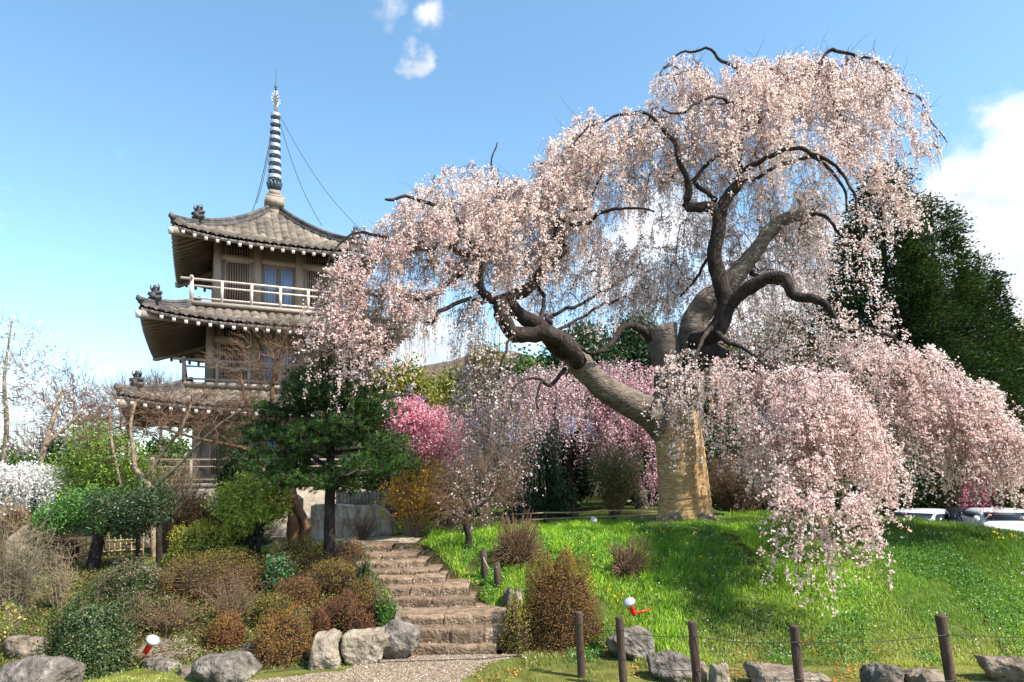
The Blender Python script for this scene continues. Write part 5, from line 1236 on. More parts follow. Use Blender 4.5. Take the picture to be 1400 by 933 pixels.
dome('green_bush', 'green bush over the white car at the edge of the picture', (1352, 1440, 640, 730), 20.5, [(.08, .12, .02), (.12, .16, .03)], .06, 7000, None, 'bush', 'leaf', lump=.3, coreC=(.03, .045, .01))
dome('pink_bush', 'deep pink flowering bush beside the parked cars', (1310, 1384, 634, 700), 21, [(.75, .18, .34), (.85, .32, .45), (.6, .12, .26)], .07, 4500, None, 'bush', 'petal', lump=.25, sparse=True, stems=200)
# far-left thicket: bare fan of pale twigs
def thicket(label, px, Y, hpx, wpx, n, mat='twig_grey', leaves=None, name='twiggy_shrub', r0=.008, up=1.0, fine=3):
    b0 = gp(px, Y); h = hpx/FPX*Y; w = wpx/FPX*Y
    t_ = thing(name, label, 'shrub', b0)
    K = 7; s = np.linspace(0, 1, K)[None, :, None]; az = rng.uniform(0, 2*pi, n); rr_ = rng.uniform(.1, 1, n)**.7*w
    E = b0+np.stack([np.cos(az)*rr_, np.sin(az)*rr_*.8, h*rng.uniform(.5, 1.05, n)*(1-.35*(rr_/w)**2)], -1)
    st_ = b0+np.stack([np.cos(az)*rr_*.12, np.sin(az)*rr_*.12, np.full(n, -.05)], -1)
    Q = st_[:, None]*(1-s)+E[:, None]*s; Q[..., 2] += (np.sin(pi*s[..., 0]*.9)*.12*h); Q[:, 1:] += np.cumsum(rng.normal(size=(n, K-1, 3))*.022*h, 1)
    V1, F1 = tubes(Q, np.linspace(r0, r0*.3, K)[None]*np.ones((n, 1)), 4)
    idx = np.repeat(np.arange(n), fine*3); k = rng.integers(2, K, len(idx)); o = Q[idx, k]; d = unit(Q[idx, k]-Q[idx, k-1]+rdir(len(idx))*.7); L = rng.uniform(.08, .24, len(idx))*h
    s3 = np.linspace(0, 1, 4)[None, :, None]; Q2 = o[:, None]+d[:, None]*L[:, None, None]*s3; Q2[:, 1:] += rng.normal(size=(len(idx), 3, 3))*.012*h
    V2, F2 = tubes(Q2, np.linspace(r0*.4, r0*.2, 4)[None]*np.ones((len(idx), 1)), 3)
    mesh('stems', np.concatenate([V1, V2]), np.concatenate([F1, F2+len(V1)]), mat, t_)
    if leaves:
        cnt, size, cols, m_ = leaves; i = rng.integers(0, len(Q2), cnt); f = rng.integers(0, 4, cnt); LP = Q2[i, f]+rng.normal(size=(cnt, 3))*.03
        V, F = leafV(LP, size*rng.uniform(.6, 1.3, cnt), .5); mesh('flowers' if m_ == 'petal' else 'leaves', V, F, m_, t_, col=np.repeat(pickcol(cnt, cols), 4, 0))
    return t_
thicket('grey leafless shrub of long fanned twigs at the outer edge above the flat stone', 22, 11.2, 150, 52, 130, 'twig_grey', (900, .04, [(.12, .14, .03), (.2, .17, .05)], 'leaf'))
thicket('pale brown leafless shrub below the bamboo fence post', 84, 12.0, 95, 24, 34, 'twig_pale', (300, .035, [(.14, .16, .04)], 'leaf'))
thicket('dry grey twigs tangled in front of the largest brown mound', 318, 11.2, 62, 48, 55, 'twig_brown', (500, .03, [(.15, .15, .06)], 'dry'))
thicket('small yellow flowered shrub beside the flat stones at the outer edge', -4, 10.2, 70, 40, 60, 'twig_grey', (1200, .05, [(.5, .42, .03), (.12, .2, .03)], 'leaf'))
thicket('dry russet stalks behind the long flat stone ledge', 235, 10.9, 42, 50, 90, 'twig_brown', (800, .04, [(.2, .11, .05), (.14, .15, .04)], 'dry'))
thicket('straw coloured bare shrub in front of the pagoda veranda', 232, 17.4, 120, 55, 260, 'twig_pale', (700, .05, [(.25, .18, .07)], 'dry'), r0=.012)
thicket('forsythia in yellow flower behind the head of the steps', 566, 16.6, 100, 48, 170, 'twig_pale', (5200, .065, [(.80, .42, .02), (.85, .52, .04), (.6, .33, .03)], 'petal'), name='forsythia')
thicket('second thinner forsythia with few yellow flowers beside the grey shrub', 612, 17.4, 105, 38, 130, 'twig_pale', (2200, .06, [(.80, .42, .02), (.7, .4, .05)], 'petal'), name='forsythia')
thicket('low red twigged shrub in front of the stone wall at the head of the steps', 496, 16.6, 34, 26, 70, 'twig_brown', None, r0=.007)
thicket('yellow green bush between the two pink cherries', 840, 19.6, 100, 40, 200, 'twig_brown', (5000, .06, [(.22, .26, .03), (.13, .2, .03)], 'leaf'))
thicket('brown bare thicket in the shade beneath the cherry cascade', 1010, 18.6, 90, 60, 300, 'twig_brown', (1500, .06, [(.05, .08, .02)], 'leaf'), r0=.012)

# ------------------------------------------------------------------ small trees
tree('small_bare_tree', 'small crooked grey leafless tree on the bank right of the steps',
     [[(638, 758, 14, 5), (641, 735, 14, 4.5), (635, 712, 14, 4), (640, 695, 14, 3.5), (630, 675, 14, 2.5)], [(640, 700, 14, 3), (665, 685, 14, 2.4), (685, 660, 14, 1.5)], [(637, 712, 14, 2.5), (615, 700, 13.8, 2), (600, 690, 13.7, 1.2)]],
     [(650, 670, 60, 45, 14, .8, 1), (680, 640, 45, 40, 14.2, .7, .8), (620, 700, 40, 25, 13.8, .6, .6)], 330, None, bark='bark_dark', twigm='twig_brown', r0=.003, spray=(5, .3, .3), bow=.05)
tree('bare_maple_tree', 'leafless maple with fine brown twigs and a shaggy brown trunk in front of the pagoda',
     [[(404, 742, 15.6, 10), (402, 710, 15.6, 9), (398, 680, 15.7, 8), (392, 655, 15.8, 7), (372, 625, 16, 5), (350, 590, 16, 4), (338, 555, 16, 3), (330, 520, 16, 2)],
      [(414, 742, 15.5, 6), (420, 722, 15.5, 6), (408, 695, 15.6, 5.5), (400, 668, 15.7, 5), (420, 630, 15.8, 4), (440, 580, 15.8, 3), (450, 520, 15.8, 2)],
      [(392, 655, 15.8, 5), (385, 600, 15.9, 4), (372, 540, 15.9, 3), (380, 490, 15.8, 2.2), (395, 450, 15.7, 1.5)], [(372, 625, 16, 4), (320, 610, 15.8, 3), (270, 600, 15.6, 2), (220, 585, 15.5, 1.4)], [(385, 600, 15.9, 3.5), (420, 540, 16.2, 2.5), (460, 490, 16.4, 1.8), (500, 450, 16.5, 1.2)]],
     [(400, 480, 75, 45, 15.8, 1.3, 1), (340, 520, 60, 45, 15.8, 1.2, 1), (450, 500, 70, 55, 16.2, 1.2, 1), (390, 560, 90, 40, 15.8, 1.3, .7), (290, 580, 60, 35, 15.6, 1.1, .6), (500, 510, 40, 50, 16.4, 1, .7)], 760, None,
     bark='bark_brown', twigm='twig_brown', r0=.0042, spray=(5, .34, .25), bow=.06, knob=.22)
tree('bare_maple_tree', 'leafless tree with pale curving stems before the lowest pagoda roof',
     [[(214, 690, 16, 4.6), (205, 672, 16, 4), (196, 655, 16, 3.5), (185, 640, 16, 3.2), (182, 615, 16, 2.6), (178, 585, 16, 2), (185, 550, 16, 2)], [(198, 655, 16, 2.6), (222, 620, 16, 2), (248, 585, 15.8, 2.4), (262, 550, 15.8, 1.6)], [(168, 668, 16.2, 2.2), (160, 640, 16.2, 2), (152, 600, 16.2, 1.7), (150, 560, 16.2, 1.6)], [(205, 672, 16, 2.6), (240, 640, 15.8, 2), (290, 590, 15.7, 2), (330, 560, 15.6, 1.4)]],
     [(190, 560, 70, 40, 16, 1.2, 1), (260, 560, 70, 35, 15.8, 1.1, 1), (320, 570, 50, 40, 15.7, 1.0, .8), (150, 590, 40, 45, 16.2, .9, .6)], 420, None, bark='twig_pale', twigm='twig_brown', r0=.005, spray=(4, .4, .3), bow=.05)
MG = [(.88, .82, .80), (.92, .88, .86), (.85, .72, .70)]
tree('magnolia_tree', 'tall magnolia in white flower at the edge beside the blue sky', [[(6, 700, 19, 4), (5, 640, 19, 3.6), (9, 580, 19, 3.2), (6, 520, 19, 2.4), (12, 470, 19, 1.4), (16, 440, 19, .7)]],
     [(15, 470, 45, 40, 19, 1.1, 1), (5, 530, 55, 50, 19, 1.2, 1), (45, 520, 35, 40, 19, 1, .7), (20, 590, 50, 35, 19, 1.1, .6)], 230, (6, .085, .7, MG, 'petal', .12), bark='twig_grey', twigm='twig_purple', r0=.005, spray=(2, .45, .6), crown='blossom')
tree('magnolia_tree', 'leaning magnolia with thin white flowers between the tall magnolia and the pagoda', [[(40, 705, 18.5, 4.5), (48, 660, 18.5, 4), (62, 610, 18.5, 3.5), (75, 565, 18.5, 3), (88, 530, 18.5, 2)], [(62, 610, 18.5, 3), (95, 580, 18.5, 2), (115, 560, 18.5, 1.3)]],
     [(80, 520, 50, 38, 18.5, 1, 1), (105, 560, 40, 45, 18.5, 1, 1), (50, 560, 40, 40, 18.5, 1, .8), (80, 610, 50, 25, 18.5, 1, .5)], 150, (5, .08, .7, MG, 'petal', .14), bark='twig_pale', twigm='twig_purple', r0=.005, spray=(3, .4, .5), crown='blossom')
tree('weeping_peach', 'low weeping tree covered in pure white blossom beneath the tall magnolia', [[(40, 735, 16.5, 5), (42, 700, 16.5, 5), (35, 672, 16.5, 4), (20, 655, 16.5, 3)], [(42, 700, 16.5, 4), (55, 670, 16.5, 3), (70, 655, 16.5, 2)]],
     [(15, 648, 50, 14, 16.5, .9, 1), (60, 652, 40, 14, 16.5, .9, 1), (-20, 655, 40, 14, 16.5, .9, .8), (35, 640, 35, 8, 16.5, .7, .6)], 190, (42, .055, .8, [(.90, .88, .84), (.86, .84, .78), (.92, .9, .88)], 'petal', .03), bark='bark_dark', r0=.006, bow=.2, weepL=(7, .35, .95, .004), crown='blossom')
for lb, x, y, w, h, Y in (('tall bare tree with a pointed purplish crown behind the magnolias', 100, 555, 30, 62, 36), ('wide leafless purplish tree behind the magnolias nearest the pagoda', 172, 560, 46, 48, 38), ('low leafless purplish tree filling the gap behind the leaning magnolia', 128, 600, 50, 40, 40), ('faint leafless tree behind the tall magnolia', 55, 610, 40, 38, 42), ('leafless tree peeping past the lowest pagoda roof corner', 218, 545, 30, 40, 37)):
    tree('bare_background_tree', lb, [[(x, 690, Y, 3), (x, 640, Y, 2.6), (x+2, 590, Y, 2), (x, y-h*.7, Y, 1)]], [(x, y, w*.8, h*.8, Y, 2.2, 1), (x, y+h*.4, w, h*.6, Y, 2.2, 1)], 260, None, group='bare trees behind the magnolias', bark='twig_purple', twigm='twig_purple', r0=.011, spray=(6, 1.0, .9), seg=.6, wig=.08)
LG = [(.24, .36, .04), (.16, .27, .03), (.32, .42, .05), (.1, .18, .02)]
tree('green_shrub_tree', 'fresh yellow green leafy small tree between the magnolias and the pagoda', [[(140, 700, 16.8, 5), (142, 660, 16.8, 4.5), (138, 620, 16.8, 3), (135, 590, 16.8, 2)], [(142, 670, 16.8, 3.5), (165, 640, 16.8, 2.5), (180, 620, 16.8, 1.5)]],
     [(130, 600, 30, 25, 16.8, .8, 1), (120, 640, 45, 30, 16.8, .9, 1), (165, 635, 40, 35, 16.8, .9, 1), (110, 670, 45, 25, 16.6, .9, 1), (160, 675, 50, 28, 16.6, .9, 1), (195, 655, 25, 30, 16.8, .7, .8)], 520, (26, .075, .4, LG, 'leaf', .12), bark='bark_brown', r0=.006)
tree('camellia_tree', 'small bright green tree on a crooked dark trunk above the bamboo fence', [[(126, 778, 14.6, 8), (131, 755, 14.6, 8), (134, 735, 14.6, 6.5), (124, 718, 14.6, 5), (105, 700, 14.6, 3.5)], [(134, 738, 14.6, 5), (150, 715, 14.6, 3.5), (152, 700, 14.6, 2)]],
     [(92, 705, 34, 22, 14.6, .7, 1), (120, 690, 32, 20, 14.6, .7, 1), (150, 715, 24, 14, 14.6, .5, .6), (75, 715, 22, 14, 14.5, .5, .7)], 330, (30, .05, .5, [(.06, .17, .02), (.10, .25, .03), (.04, .11, .02)], 'gleaf', .09), r0=.005)
tree('camellia_tree', 'small dark glossy evergreen tree on a thin straight trunk beside the golden shrub', [[(218, 768, 14.6, 4.2), (217, 740, 14.6, 4), (216, 710, 14.6, 3), (205, 690, 14.6, 2)]],
     [(185, 700, 34, 24, 14.6, .7, 1), (150, 690, 26, 20, 14.6, .7, .9), (205, 690, 26, 26, 14.6, .7, 1), (175, 725, 26, 12, 14.6, .5, .6)], 360, (30, .055, .5, [(.035, .07, .02), (.055, .10, .028), (.022, .045, .015)], 'gleaf', .09), r0=.005)
tree('rhododendron', 'rhododendron with long drooping yellow green leaves in front of the pale wall', [[(345, 755, 14.5, 4), (342, 725, 14.5, 3.5), (335, 700, 14.5, 3), (325, 680, 14.5, 2)], [(352, 755, 14.5, 3.5), (360, 715, 14.5, 3), (368, 685, 14.5, 2)], [(342, 725, 14.5, 3), (350, 695, 14.5, 2.4), (348, 672, 14.5, 1.6)]],
     [(345, 668, 42, 18, 14.5, .7, 1), (320, 690, 28, 24, 14.5, .6, 1), (370, 690, 26, 22, 14.5, .6, 1), (345, 705, 40, 18, 14.4, .6, .8), (325, 725, 20, 16, 14.4, .5, .5), (385, 665, 20, 16, 14.6, .5, .6)], 260, (24, .11, .28, [(.34, .40, .04), (.46, .48, .07), (.2, .28, .03)], 'gleaf', .07), r0=.005, cat='shrub')
PK = [(.92, .36, .46), (.94, .50, .57), (.86, .26, .38), (.95, .62, .66)]
tree('peach_tree', 'peach tree in vivid magenta pink blossom between the pine and the blue roof', [[(590, 720, 21.5, 4.5), (592, 690, 21.5, 4), (588, 655, 21.5, 3.5), (585, 620, 21.5, 2)], [(592, 690, 21.5, 3), (615, 650, 21.5, 2.4), (625, 620, 21.5, 1.5)], [(588, 655, 21.5, 3), (560, 620, 21.5, 2), (548, 590, 21.5, 1.2)]],
     [(562, 572, 34, 28, 21.5, .9, 1.2), (600, 590, 40, 34, 21.5, 1, 1.3), (622, 618, 32, 28, 21.5, .9, 1), (578, 612, 34, 24, 21.5, .8, 1), (548, 565, 18, 16, 21.5, .6, 1)], 520, (28, .07, .8, PK, 'petal', .10), bark='bark_dark', r0=.006, spray=(3, .45, .8), crown='blossom')
PK2 = [(.94, .64, .66), (.96, .76, .76), (.91, .52, .57), (.95, .70, .70)]
tree('pink_weeping_cherry', 'weeping cherry in mid pink blossom below the bent branch, beside the rail fence', [[(784, 722, 23.2, 6.5), (783, 690, 23.2, 6), (780, 655, 23.2, 5.5), (772, 625, 23.2, 5), (755, 600, 23.2, 4), (738, 575, 23.2, 3), (725, 550, 23.2, 2)], [(775, 635, 23.2, 4), (785, 600, 23.2, 3.5), (800, 565, 23.2, 3), (810, 530, 23.2, 2)], [(755, 600, 23.2, 3), (735, 590, 23, 2.4), (715, 595, 22.8, 1.6)], [(772, 625, 23.2, 3.5), (760, 570, 23.4, 2.5), (765, 530, 23.5, 1.6)]],
     [(745, 525, 60, 26, 23.2, 1.6, 1), (810, 515, 60, 26, 23.4, 1.6, 1), (690, 560, 40, 30, 23, 1.3, .8), (850, 560, 40, 35, 23.2, 1.4, .9), (770, 560, 60, 26, 22.6, 1.2, .7), (720, 590, 40, 25, 22.7, 1.1, .6), (825, 600, 40, 30, 22.8, 1.2, .7)], 430, (13, .062, .9, PK2, 'petal', .04), bark='bark_dark', twigm='twig', r0=.0075, bow=.2, weepL=(6, .5, 1.7, .005), crown='blossom')
tree('pink_weeping_cherry', 'weeping cherry in deeper pink with a thick dark trunk left of the straw wrapped trunk', [[(880, 722, 22.8, 11), (877, 690, 22.8, 10), (868, 655, 22.8, 9), (862, 625, 22.8, 8), (870, 590, 22.8, 5), (880, 550, 22.8, 3)], [(862, 625, 22.8, 5), (840, 590, 22.8, 3.5), (830, 550, 22.8, 2)], [(862, 630, 22.8, 4), (895, 600, 22.8, 3), (905, 560, 22.8, 2)]],
     [(860, 520, 45, 28, 22.8, 1.3, 1), (890, 575, 32, 35, 22.6, 1.2, 1), (835, 575, 30, 35, 22.7, 1.2, .7), (700, 520, 1, 1, 22.8, .1, .01), (900, 640, 22.4, 30, 22.4, .8, .5)], 210, (15, .062, .9, [(.92, .55, .62), (.94, .66, .70), (.87, .44, .53)], 'petal', .04), bark='bark_grey', twigm='twig', r0=.0075, bow=.2, weepL=(6, .5, 1.8, .005), crown='blossom')
tree('pink_weeping_cherry', 'thin greyish pink weeping cherry hanging before the bamboo grove, left of the blue roof', [[(668, 740, 16.4, 4.5), (668, 690, 16.4, 4), (664, 640, 16.4, 3.4), (670, 580, 16.4, 2.8), (668, 520, 16.4, 2), (672, 480, 16.4, 1.4)], [(664, 640, 16.4, 3), (690, 580, 16.4, 2), (700, 530, 16.4, 1.4)], [(668, 600, 16.4, 2.4), (645, 550, 16.4, 1.6)]],
     [(670, 500, 36, 35, 16.4, 1, 1), (650, 560, 35, 40, 16.4, 1, 1), (695, 560, 36, 40, 16.4, 1, 1), (665, 620, 45, 35, 16.2, 1, .8)], 170, (9, .05, .9, [(.90, .66, .66), (.86, .56, .58), (.93, .78, .76)], 'petal', .04), bark='twig_grey', twigm='twig_grey', r0=.005, bow=.15, weepL=(4, .8, 2.3, .0045), crown='blossom')
tree('white_cherry', 'paler distant cherry showing through below the grey limb', [[(1040, 700, 24, 5), (1040, 620, 24, 4), (1035, 540, 24, 3), (1040, 480, 24, 2)]],
     [(1040, 440, 75, 40, 24, 2, 1), (1100, 480, 60, 40, 24, 2, 1), (1000, 500, 60, 40, 24, 2, 1), (1070, 520, 80, 40, 24, 2, .6)], 320, (9, .09, .8, [(.84, .70, .70), (.7, .55, .55)], 'petal', .2), bark='bark_dark', twigm='twig_brown', r0=.009, spray=(5, .8, .4), crown='blossom')
# leafy backdrop trees
def btree(name, label, x, y, w, h, Y, cols, n=240, per=46, size=.2, group='trees behind the garden', mat='leaf'):
    r_ = h/FPX*Y
    tree(name, label, [[(x, 720, Y, 4), (x+2, (720+y)/2, Y, 3.4), (x, y, Y, 2)]], [(x, y, w, h, Y, w/FPX*Y*.8, 1), (x-w*.45, y+h*.35, w*.6, h*.6, Y, w/FPX*Y*.6, .7), (x+w*.45, y+h*.3, w*.6, h*.6, Y, w/FPX*Y*.6, .7), (x, y-h*.5, w*.5, h*.5, Y, w/FPX*Y*.4, .7)],
         n, (per, size, .5, cols, mat, .30*Y/32), group=group, r0=.02, seg=.8, rmax=.2, wig=.06)
YB = [(.26, .26, .03), (.20, .22, .03), (.32, .28, .05), (.14, .18, .03)]
DG = [(.035, .075, .018), (.05, .10, .022), (.025, .055, .015)]
MGN = [(.08, .15, .025), (.11, .19, .03), (.05, .10, .02)]
BT = [
 ('bamboo_grove_tree', 'tall yellow green bamboo clump right of the pagoda', 560, 560, 34, 62, 34, YB, 330), ('bamboo_grove_tree', 'yellow green bamboo clump beside the mountain gap', 622, 556, 32, 44, 36, YB, 260), ('bamboo_grove_tree', 'olive yellow bamboo clump under the forked branch', 668, 530, 32, 50, 36, YB, 260), ('bamboo_grove_tree', 'low yellow bamboo clump at the pagoda roof corner', 520, 560, 26, 60, 33, YB, 240),
 ('background_tree', 'mid green tree between the bamboo and the big bent branch', 712, 540, 32, 52, 35, MGN, 260), ('background_tree', 'dark green tree above the pink cherries, left of the broken stub', 800, 500, 48, 50, 36, DG, 340), ('background_tree', 'dark green tree right behind the broken stub', 872, 490, 44, 60, 37, DG, 300), ('background_tree', 'bright green tree top showing above the blue roof', 752, 540, 34, 50, 38, MGN, 240),
 ('background_tree', 'olive green tree right of the wrapped trunk', 985, 520, 50, 60, 34, MGN, 300), ('background_tree', 'olive green tree below the downward curving limb', 1075, 500, 52, 70, 35, [(.12, .15, .03), (.08, .12, .025)], 320), ('background_tree', 'dark green tree filling the space left of the tallest cypress', 1135, 540, 44, 90, 33, DG, 320),
 ('background_tree', 'dark evergreen in the shade behind the cherry cascade', 1010, 640, 60, 55, 24, DG, 360), ('background_tree', 'dark evergreen low behind the hanging blossom', 1100, 650, 60, 50, 23.5, DG, 360), ('background_tree', 'dark evergreen at the foot of the cypresses', 1195, 640, 60, 60, 23.5, DG, 380), ('background_tree', 'dark green evergreen left of the wrapped trunk above the rail fence', 890, 640, 46, 55, 25.5, DG, 300),
 ('background_tree', 'yellow green tree at the edge beyond the cypresses', 1402, 520, 26, 70, 33, YB, 240), ('background_tree', 'dark evergreen behind the parked cars', 1270, 650, 50, 45, 27, DG, 260), ('background_tree', 'green tree behind the pink bush', 1380, 640, 50, 55, 28, MGN, 260),
 ('background_tree', 'small dark pine like tree low behind the white peach', 84, 640, 18, 30, 30, DG, 120), ('background_tree', 'mid green tree behind the left pagoda veranda corner', 232, 640, 40, 34, 38, MGN, 220), ('background_tree', 'dark evergreen between the forsythia and the grey tree', 640, 640, 44, 50, 24, DG, 260), ('background_tree', 'dark evergreen beside the peach tree trunk', 545, 640, 34, 44, 23, DG, 220),
 ('background_tree', 'dark evergreen under the blue roof', 770, 640, 40, 40, 24.5, DG, 240),
 ('background_tree', 'mid green tree low beyond the tall magnolia', 10, 650, 40, 26, 40, MGN, 180), ('background_tree', 'dark green tree low between the two magnolias', 130, 655, 44, 26, 40, DG, 180),
]
for nm, lb, x, y, w, h, Y, c_, n_ in BT: btree(nm, lb, x, y, w, h, Y, c_, n_, size=.12+.0028*Y)
# low azalea hedge line behind the mound
hd = [(690, 735), (900, 940)]

# ------------------------------------------------------------------ grass
def blades(name, n, region, hfun, wfun, cols, mat='grass', kind='stuff', bendv=.35, keep=None):
    x0, x1, y0, y1 = region; u = rng.uniform(0, 1, (n, 2)); y = y0+(y1-y0)*u[:, 0]**1.15; x = x0+(x1-x0)*u[:, 1]
    q = np.stack([x, y, x*0], -1); k_ = keep(x, y, q); x, y, q = x[k_], y[k_], q[k_]
    z = H(x, y)
    px_, py_ = proj(np.stack([x, y, z+.1], -1)); v = (px_ > -60) & (px_ < 1460) & (py_ < 1010); x, y, z, q = x[v], y[v], z[v], q[v]; m = len(x)
    h = hfun(x, y, q)*rng.uniform(.5, 1.25, m); w = wfun*rng.uniform(.7, 1.3, m)*(.7+.3*h/.12)
    az = rng.uniform(0, 2*pi, m); s_ = np.stack([np.cos(az), np.sin(az), az*0], -1); ln = rng.uniform(0, 2*pi, m); l = np.stack([np.cos(ln), np.sin(ln), ln*0], -1)*(h*rng.uniform(.1, .9, m)*bendv*2)[:, None]
    b0 = np.stack([x, y, z-.01], -1); up = np.array([0, 0, 1.])
    m1 = b0+up*(h*.55)[:, None]+l*.3; t1 = b0+up*(h)[:, None]*(1-.25*rng.uniform(0, 1, m))[:, None]+l
    W_ = s_*w[:, None]*.5
    V = np.stack([b0-W_, b0+W_, m1+W_*.8, m1-W_*.8, t1], 1).reshape(-1, 3); b = (np.arange(m)*5)[:, None]
    cc_ = pickcol(m, cols, .18)
    if name == 'grass':
        dr = np.clip((11.2-y)/1.6+.5*fnoise(q+2, 1.1, 3)-.15, 0, .85)[:, None]; cc_ = cc_*(1-dr)+pickcol(m, [(.36, .36, .08), (.42, .36, .13), (.25, .32, .05)], .15)*dr
        dk = np.clip(fnoise(q+11, .55, 3)*1.6, 0, .75)[:, None]; cc_ = cc_*(1-dk)+pickcol(m, [(.10, .23, .018), (.13, .27, .02)], .15)*dk
    c = np.repeat(cc_*(1+.42*fnoise(q, .8, 4)+.2*fnoise(q+20, .25, 2))[:, None], 5, 0); c = np.clip(c, .004, .9)
    o = mesh(name, V, [b+np.array([[0, 1, 2, 3]]), b+np.array([[3, 2, 4]])], mat, col=c); return tag(o, kind=kind)
onpath = lambda x, y: inpoly(x, y, PATH) | inpoly(x, y, UP)
instair = lambda x, y: (np.abs(x-stair_mid(y)) < 1.0) & (y > 10.1) & (y < 14.4)
def k_mound(x, y, q): return (np.hypot(x-g0[0], y-g0[1]) > .62+.25*fnoise(q, 2)) & (fnoise(q+40, 1.9, 3) > -.95) & (x > stair_mid(y)+.85) & ~onpath(x, y) & ~instair(x, y) & (y > 9.4+.25*fnoise(q, 1.2, 2))
def h_mound(x, y, q): return .075+.10*np.clip((x-6.5)/3, 0, 1)*np.clip((y-11.5)/1.5, 0, 1)+.06*np.clip(fnoise(q+3, .7, 2), 0, 1)+.04*np.clip((y-13.5), 0, 1)+.10*(fnoise(q+7, 1.6, 2) > .62)
GC = [(.22, .40, .018), (.28, .47, .022), (.15, .30, .015), (.36, .50, .04)]
blades('grass', 300000, (-2.5, 17, 9.2, 17.2), h_mound, .012, GC, keep=k_mound)
GY = [(.26, .36, .05), (.34, .38, .08), (.2, .33, .04), (.42, .36, .14)]
blades('lawn_grass', 70000, (-1, 7.5, 6.8, 10.3), lambda x, y, q: .028+.03*np.clip(fnoise(q, 1.5, 2), 0, 1), .009, GY, keep=lambda x, y, q: ~onpath(x+.05*fnoise(q, 4), y) & (y < 9.9) & (x > -.8) & (fnoise(q, 2.5, 3) > -.75))
blades('slope_grass', 90000, (-14, -1.6, 9.5, 17.5), lambda x, y, q: .06+.05*np.clip(fnoise(q, 1.5, 2), 0, 1), .012, [(.15, .28, .03), (.24, .32, .05), (.28, .25, .08), (.10, .19, .02)], keep=lambda x, y, q: ~onpath(x, y) & ~instair(x, y) & (fnoise(q, 1.3, 3) > -.35) & (x < stair_mid(y)-.9))
blades('edge_grass', 60000, (-9, -1.2, 7.5, 10.6), lambda x, y, q: .035+.03*np.clip(fnoise(q, 1.5, 2), 0, 1), .010, GY, keep=lambda x, y, q: ~onpath(x, y) & (fnoise(q, 1.8, 3) > -.1))
blades('terrace_grass', 26000, (-8, 4.5, 14.5, 22), lambda x, y, q: .07+.03*np.clip(fnoise(q, 1.5, 2), 0, 1), .014, GC, keep=lambda x, y, q: ~onpath(x, y) & (x < 1+(y-14)*.3))
# ground-cover leaves (clover, weeds) on the mound
def cover(name, n, region, size, cols, keep, hh=.05, mat='leaf'):
    x0, x1, y0, y1 = region; x = rng.uniform(x0, x1, n); y = rng.uniform(y0, y1, n); q = np.stack([x, y, x*0], -1); k_ = keep(x, y, q); x, y, q = x[k_], y[k_], q[k_]
    P_ = np.stack([x, y, H(x, y)+rng.uniform(0, hh, len(x))], -1); V, F = leafV(P_, size*rng.uniform(.6, 1.3, len(x)), .7, nrm=np.array([0, 0, 1.])*np.ones((len(x), 1)), along=None)
    return tag(mesh(name, V, F, mat, col=np.repeat(pickcol(len(x), cols), 4, 0)), kind='stuff')
cover('clover', 90000, (-1, 9, 9.3, 14.5), .035, [(.08, .22, .03), (.12, .30, .04), (.05, .14, .02)], lambda x, y, q: k_mound(x, y, q) & (fnoise(q+5, .9, 3) > .05), .09)
cover('ground_cover', 60000, (-12, -1.8, 9.6, 14.6), .045, [(.10, .14, .03), (.18, .11, .05), (.07, .10, .025), (.2, .16, .08)], lambda x, y, q: ~instair(x, y) & ~onpath(x, y) & (x < stair_mid(y)-.7), .10, 'dry')
cover('petals_on_grass', 4500, (0, 11, 9.6, 16.5), .028, [(.92, .78, .75), (.9, .7, .68)], lambda x, y, q: k_mound(x, y, q) & (fnoise(q+2, 1.2, 2) > -.2), .13, 'petal')
cover('fallen_leaves', 7000, (-1, 7.5, 7.6, 10.2), .04, [(.45, .18, .03), (.35, .2, .06), (.3, .22, .1)], lambda x, y, q: ~onpath(x, y) & (fnoise(q, 2, 2) > .25) & (y > 8.2), .03, 'dry')
n = 1500; k_ = rng.integers(0, 10, n); sp_ = np.array([[ (a_+b_)/2, y_, Y_] for a_, b_, y_, Y_ in steps]); xx = sp_[k_, 0]+rng.normal(size=n)*28; Yk = sp_[k_, 2]
Pk = atv(xx, sp_[k_, 1], Yk); dd_ = np.array([(steps[k+1][3]-steps[k][3] if k < 9 else .5) for k in range(10)])[k_]; Pk[:, 1] += dd_*(1-rng.uniform(0, .35, n)**1.5)*.97; Pk[:, 2] += .018
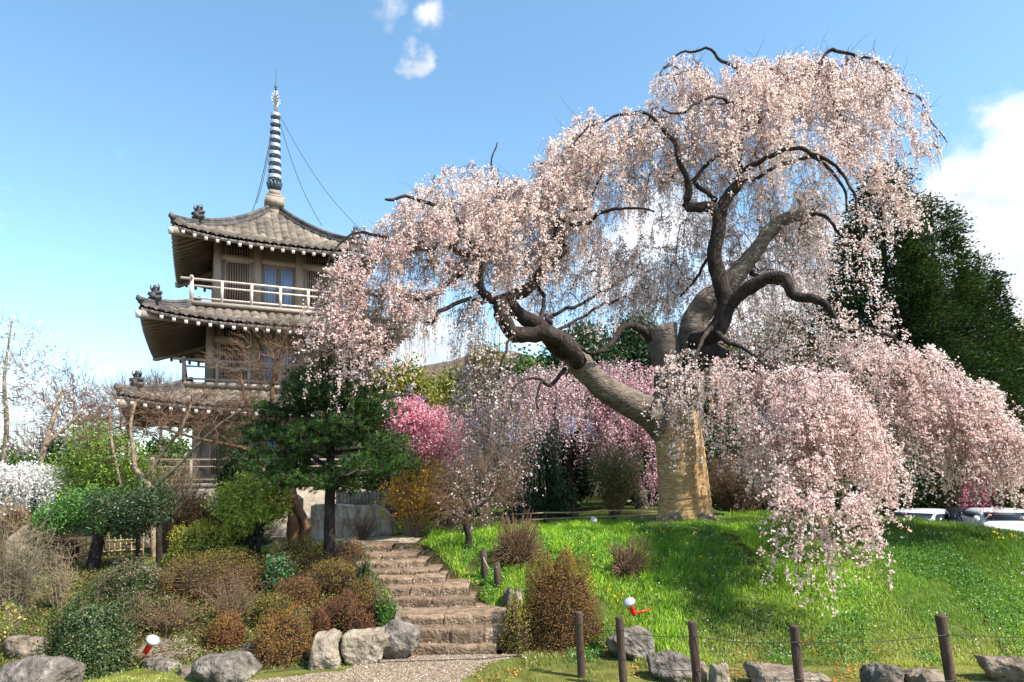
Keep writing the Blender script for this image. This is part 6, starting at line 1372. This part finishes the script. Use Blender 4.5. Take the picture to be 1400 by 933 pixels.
V, F = leafV(Pk, .03*rng.uniform(.5, 1.2, n), .6, nrm=np.array([0, 0, 1.])*np.ones((n, 1))); tag(mesh('leaf_litter', V, F, 'dry', col=np.repeat(pickcol(n, [(.12, .07, .03), (.2, .14, .07), (.07, .11, .02), (.7, .55, .52)]), 4, 0)), kind='stuff')
n = 900; x = rng.uniform(1, 13, n); y = rng.uniform(9.8, 14.5, n); q = np.stack([x, y, x*0], -1); kk = (fnoise(q, 1.1, 2) > .45)
kk &= rng.uniform(0, 1, n) < .4; P_ = np.stack([x, y, H(x, y)+.17], -1)[kk]; V, F = leafV(np.repeat(P_, 4, 0)+rng.normal(size=(len(P_)*4, 3))*.008, .035, .9, nrm=np.array([0, 0, 1.])*np.ones((len(P_)*4, 1)))
tag(mesh('yellow_wildflowers', V, F, 'petal', col=np.array([.85, .6, .02])), kind='stuff')
# fallen petals and pebbles on the path
def pebbles(name, n, poly, size, cols):
    p = np.array(poly); x = rng.uniform(max(-6, p[:, 0].min()), min(6, p[:, 0].max()), n); y = rng.uniform(max(7, p[:, 1].min()), p[:, 1].max(), n); k_ = inpoly(x, y, poly); x, y = x[k_], y[k_]; m = len(x)
    r_ = size*rng.uniform(.5, 1.5, m); c = np.stack([x, y, H(x, y)+.006+r_*.3], -1)
    O = np.array([[1, 0, 0], [0, 1, 0], [-1, 0, 0], [0, -1, 0], [0, 0, .7]], float); a = rng.uniform(0, 6.28, m)
    R_ = np.stack([np.stack([np.cos(a), -np.sin(a)], -1), np.stack([np.sin(a), np.cos(a)], -1)], 1)
    Q = O[None]*r_[:, None, None]*rng.uniform(.6, 1.2, (m, 1, 3)); Q[..., :2] = np.einsum('mij,mkj->mki', R_, Q[..., :2])
    V = (c[:, None]+Q).reshape(-1, 3); b = (np.arange(m)*5)[:, None]; F = np.concatenate([b+np.array([[i, (i+1) % 4, 4]]) for i in range(4)])
    return tag(mesh(name, V, F, 'dry', col=np.repeat(pickcol(m, cols, .15), 5, 0)), kind='stuff')
pebbles('gravel', 26000, PATH, .010, [(.30, .24, .17), (.2, .15, .11), (.40, .33, .25), (.13, .10, .08)])
pebbles('fallen_petals', 2500, PATH, .009, [(.85, .7, .7), (.3, .35, .1)])
print('tris', sum(len(o.data.polygons) for o in bpy.data.objects if o.type == 'MESH'))
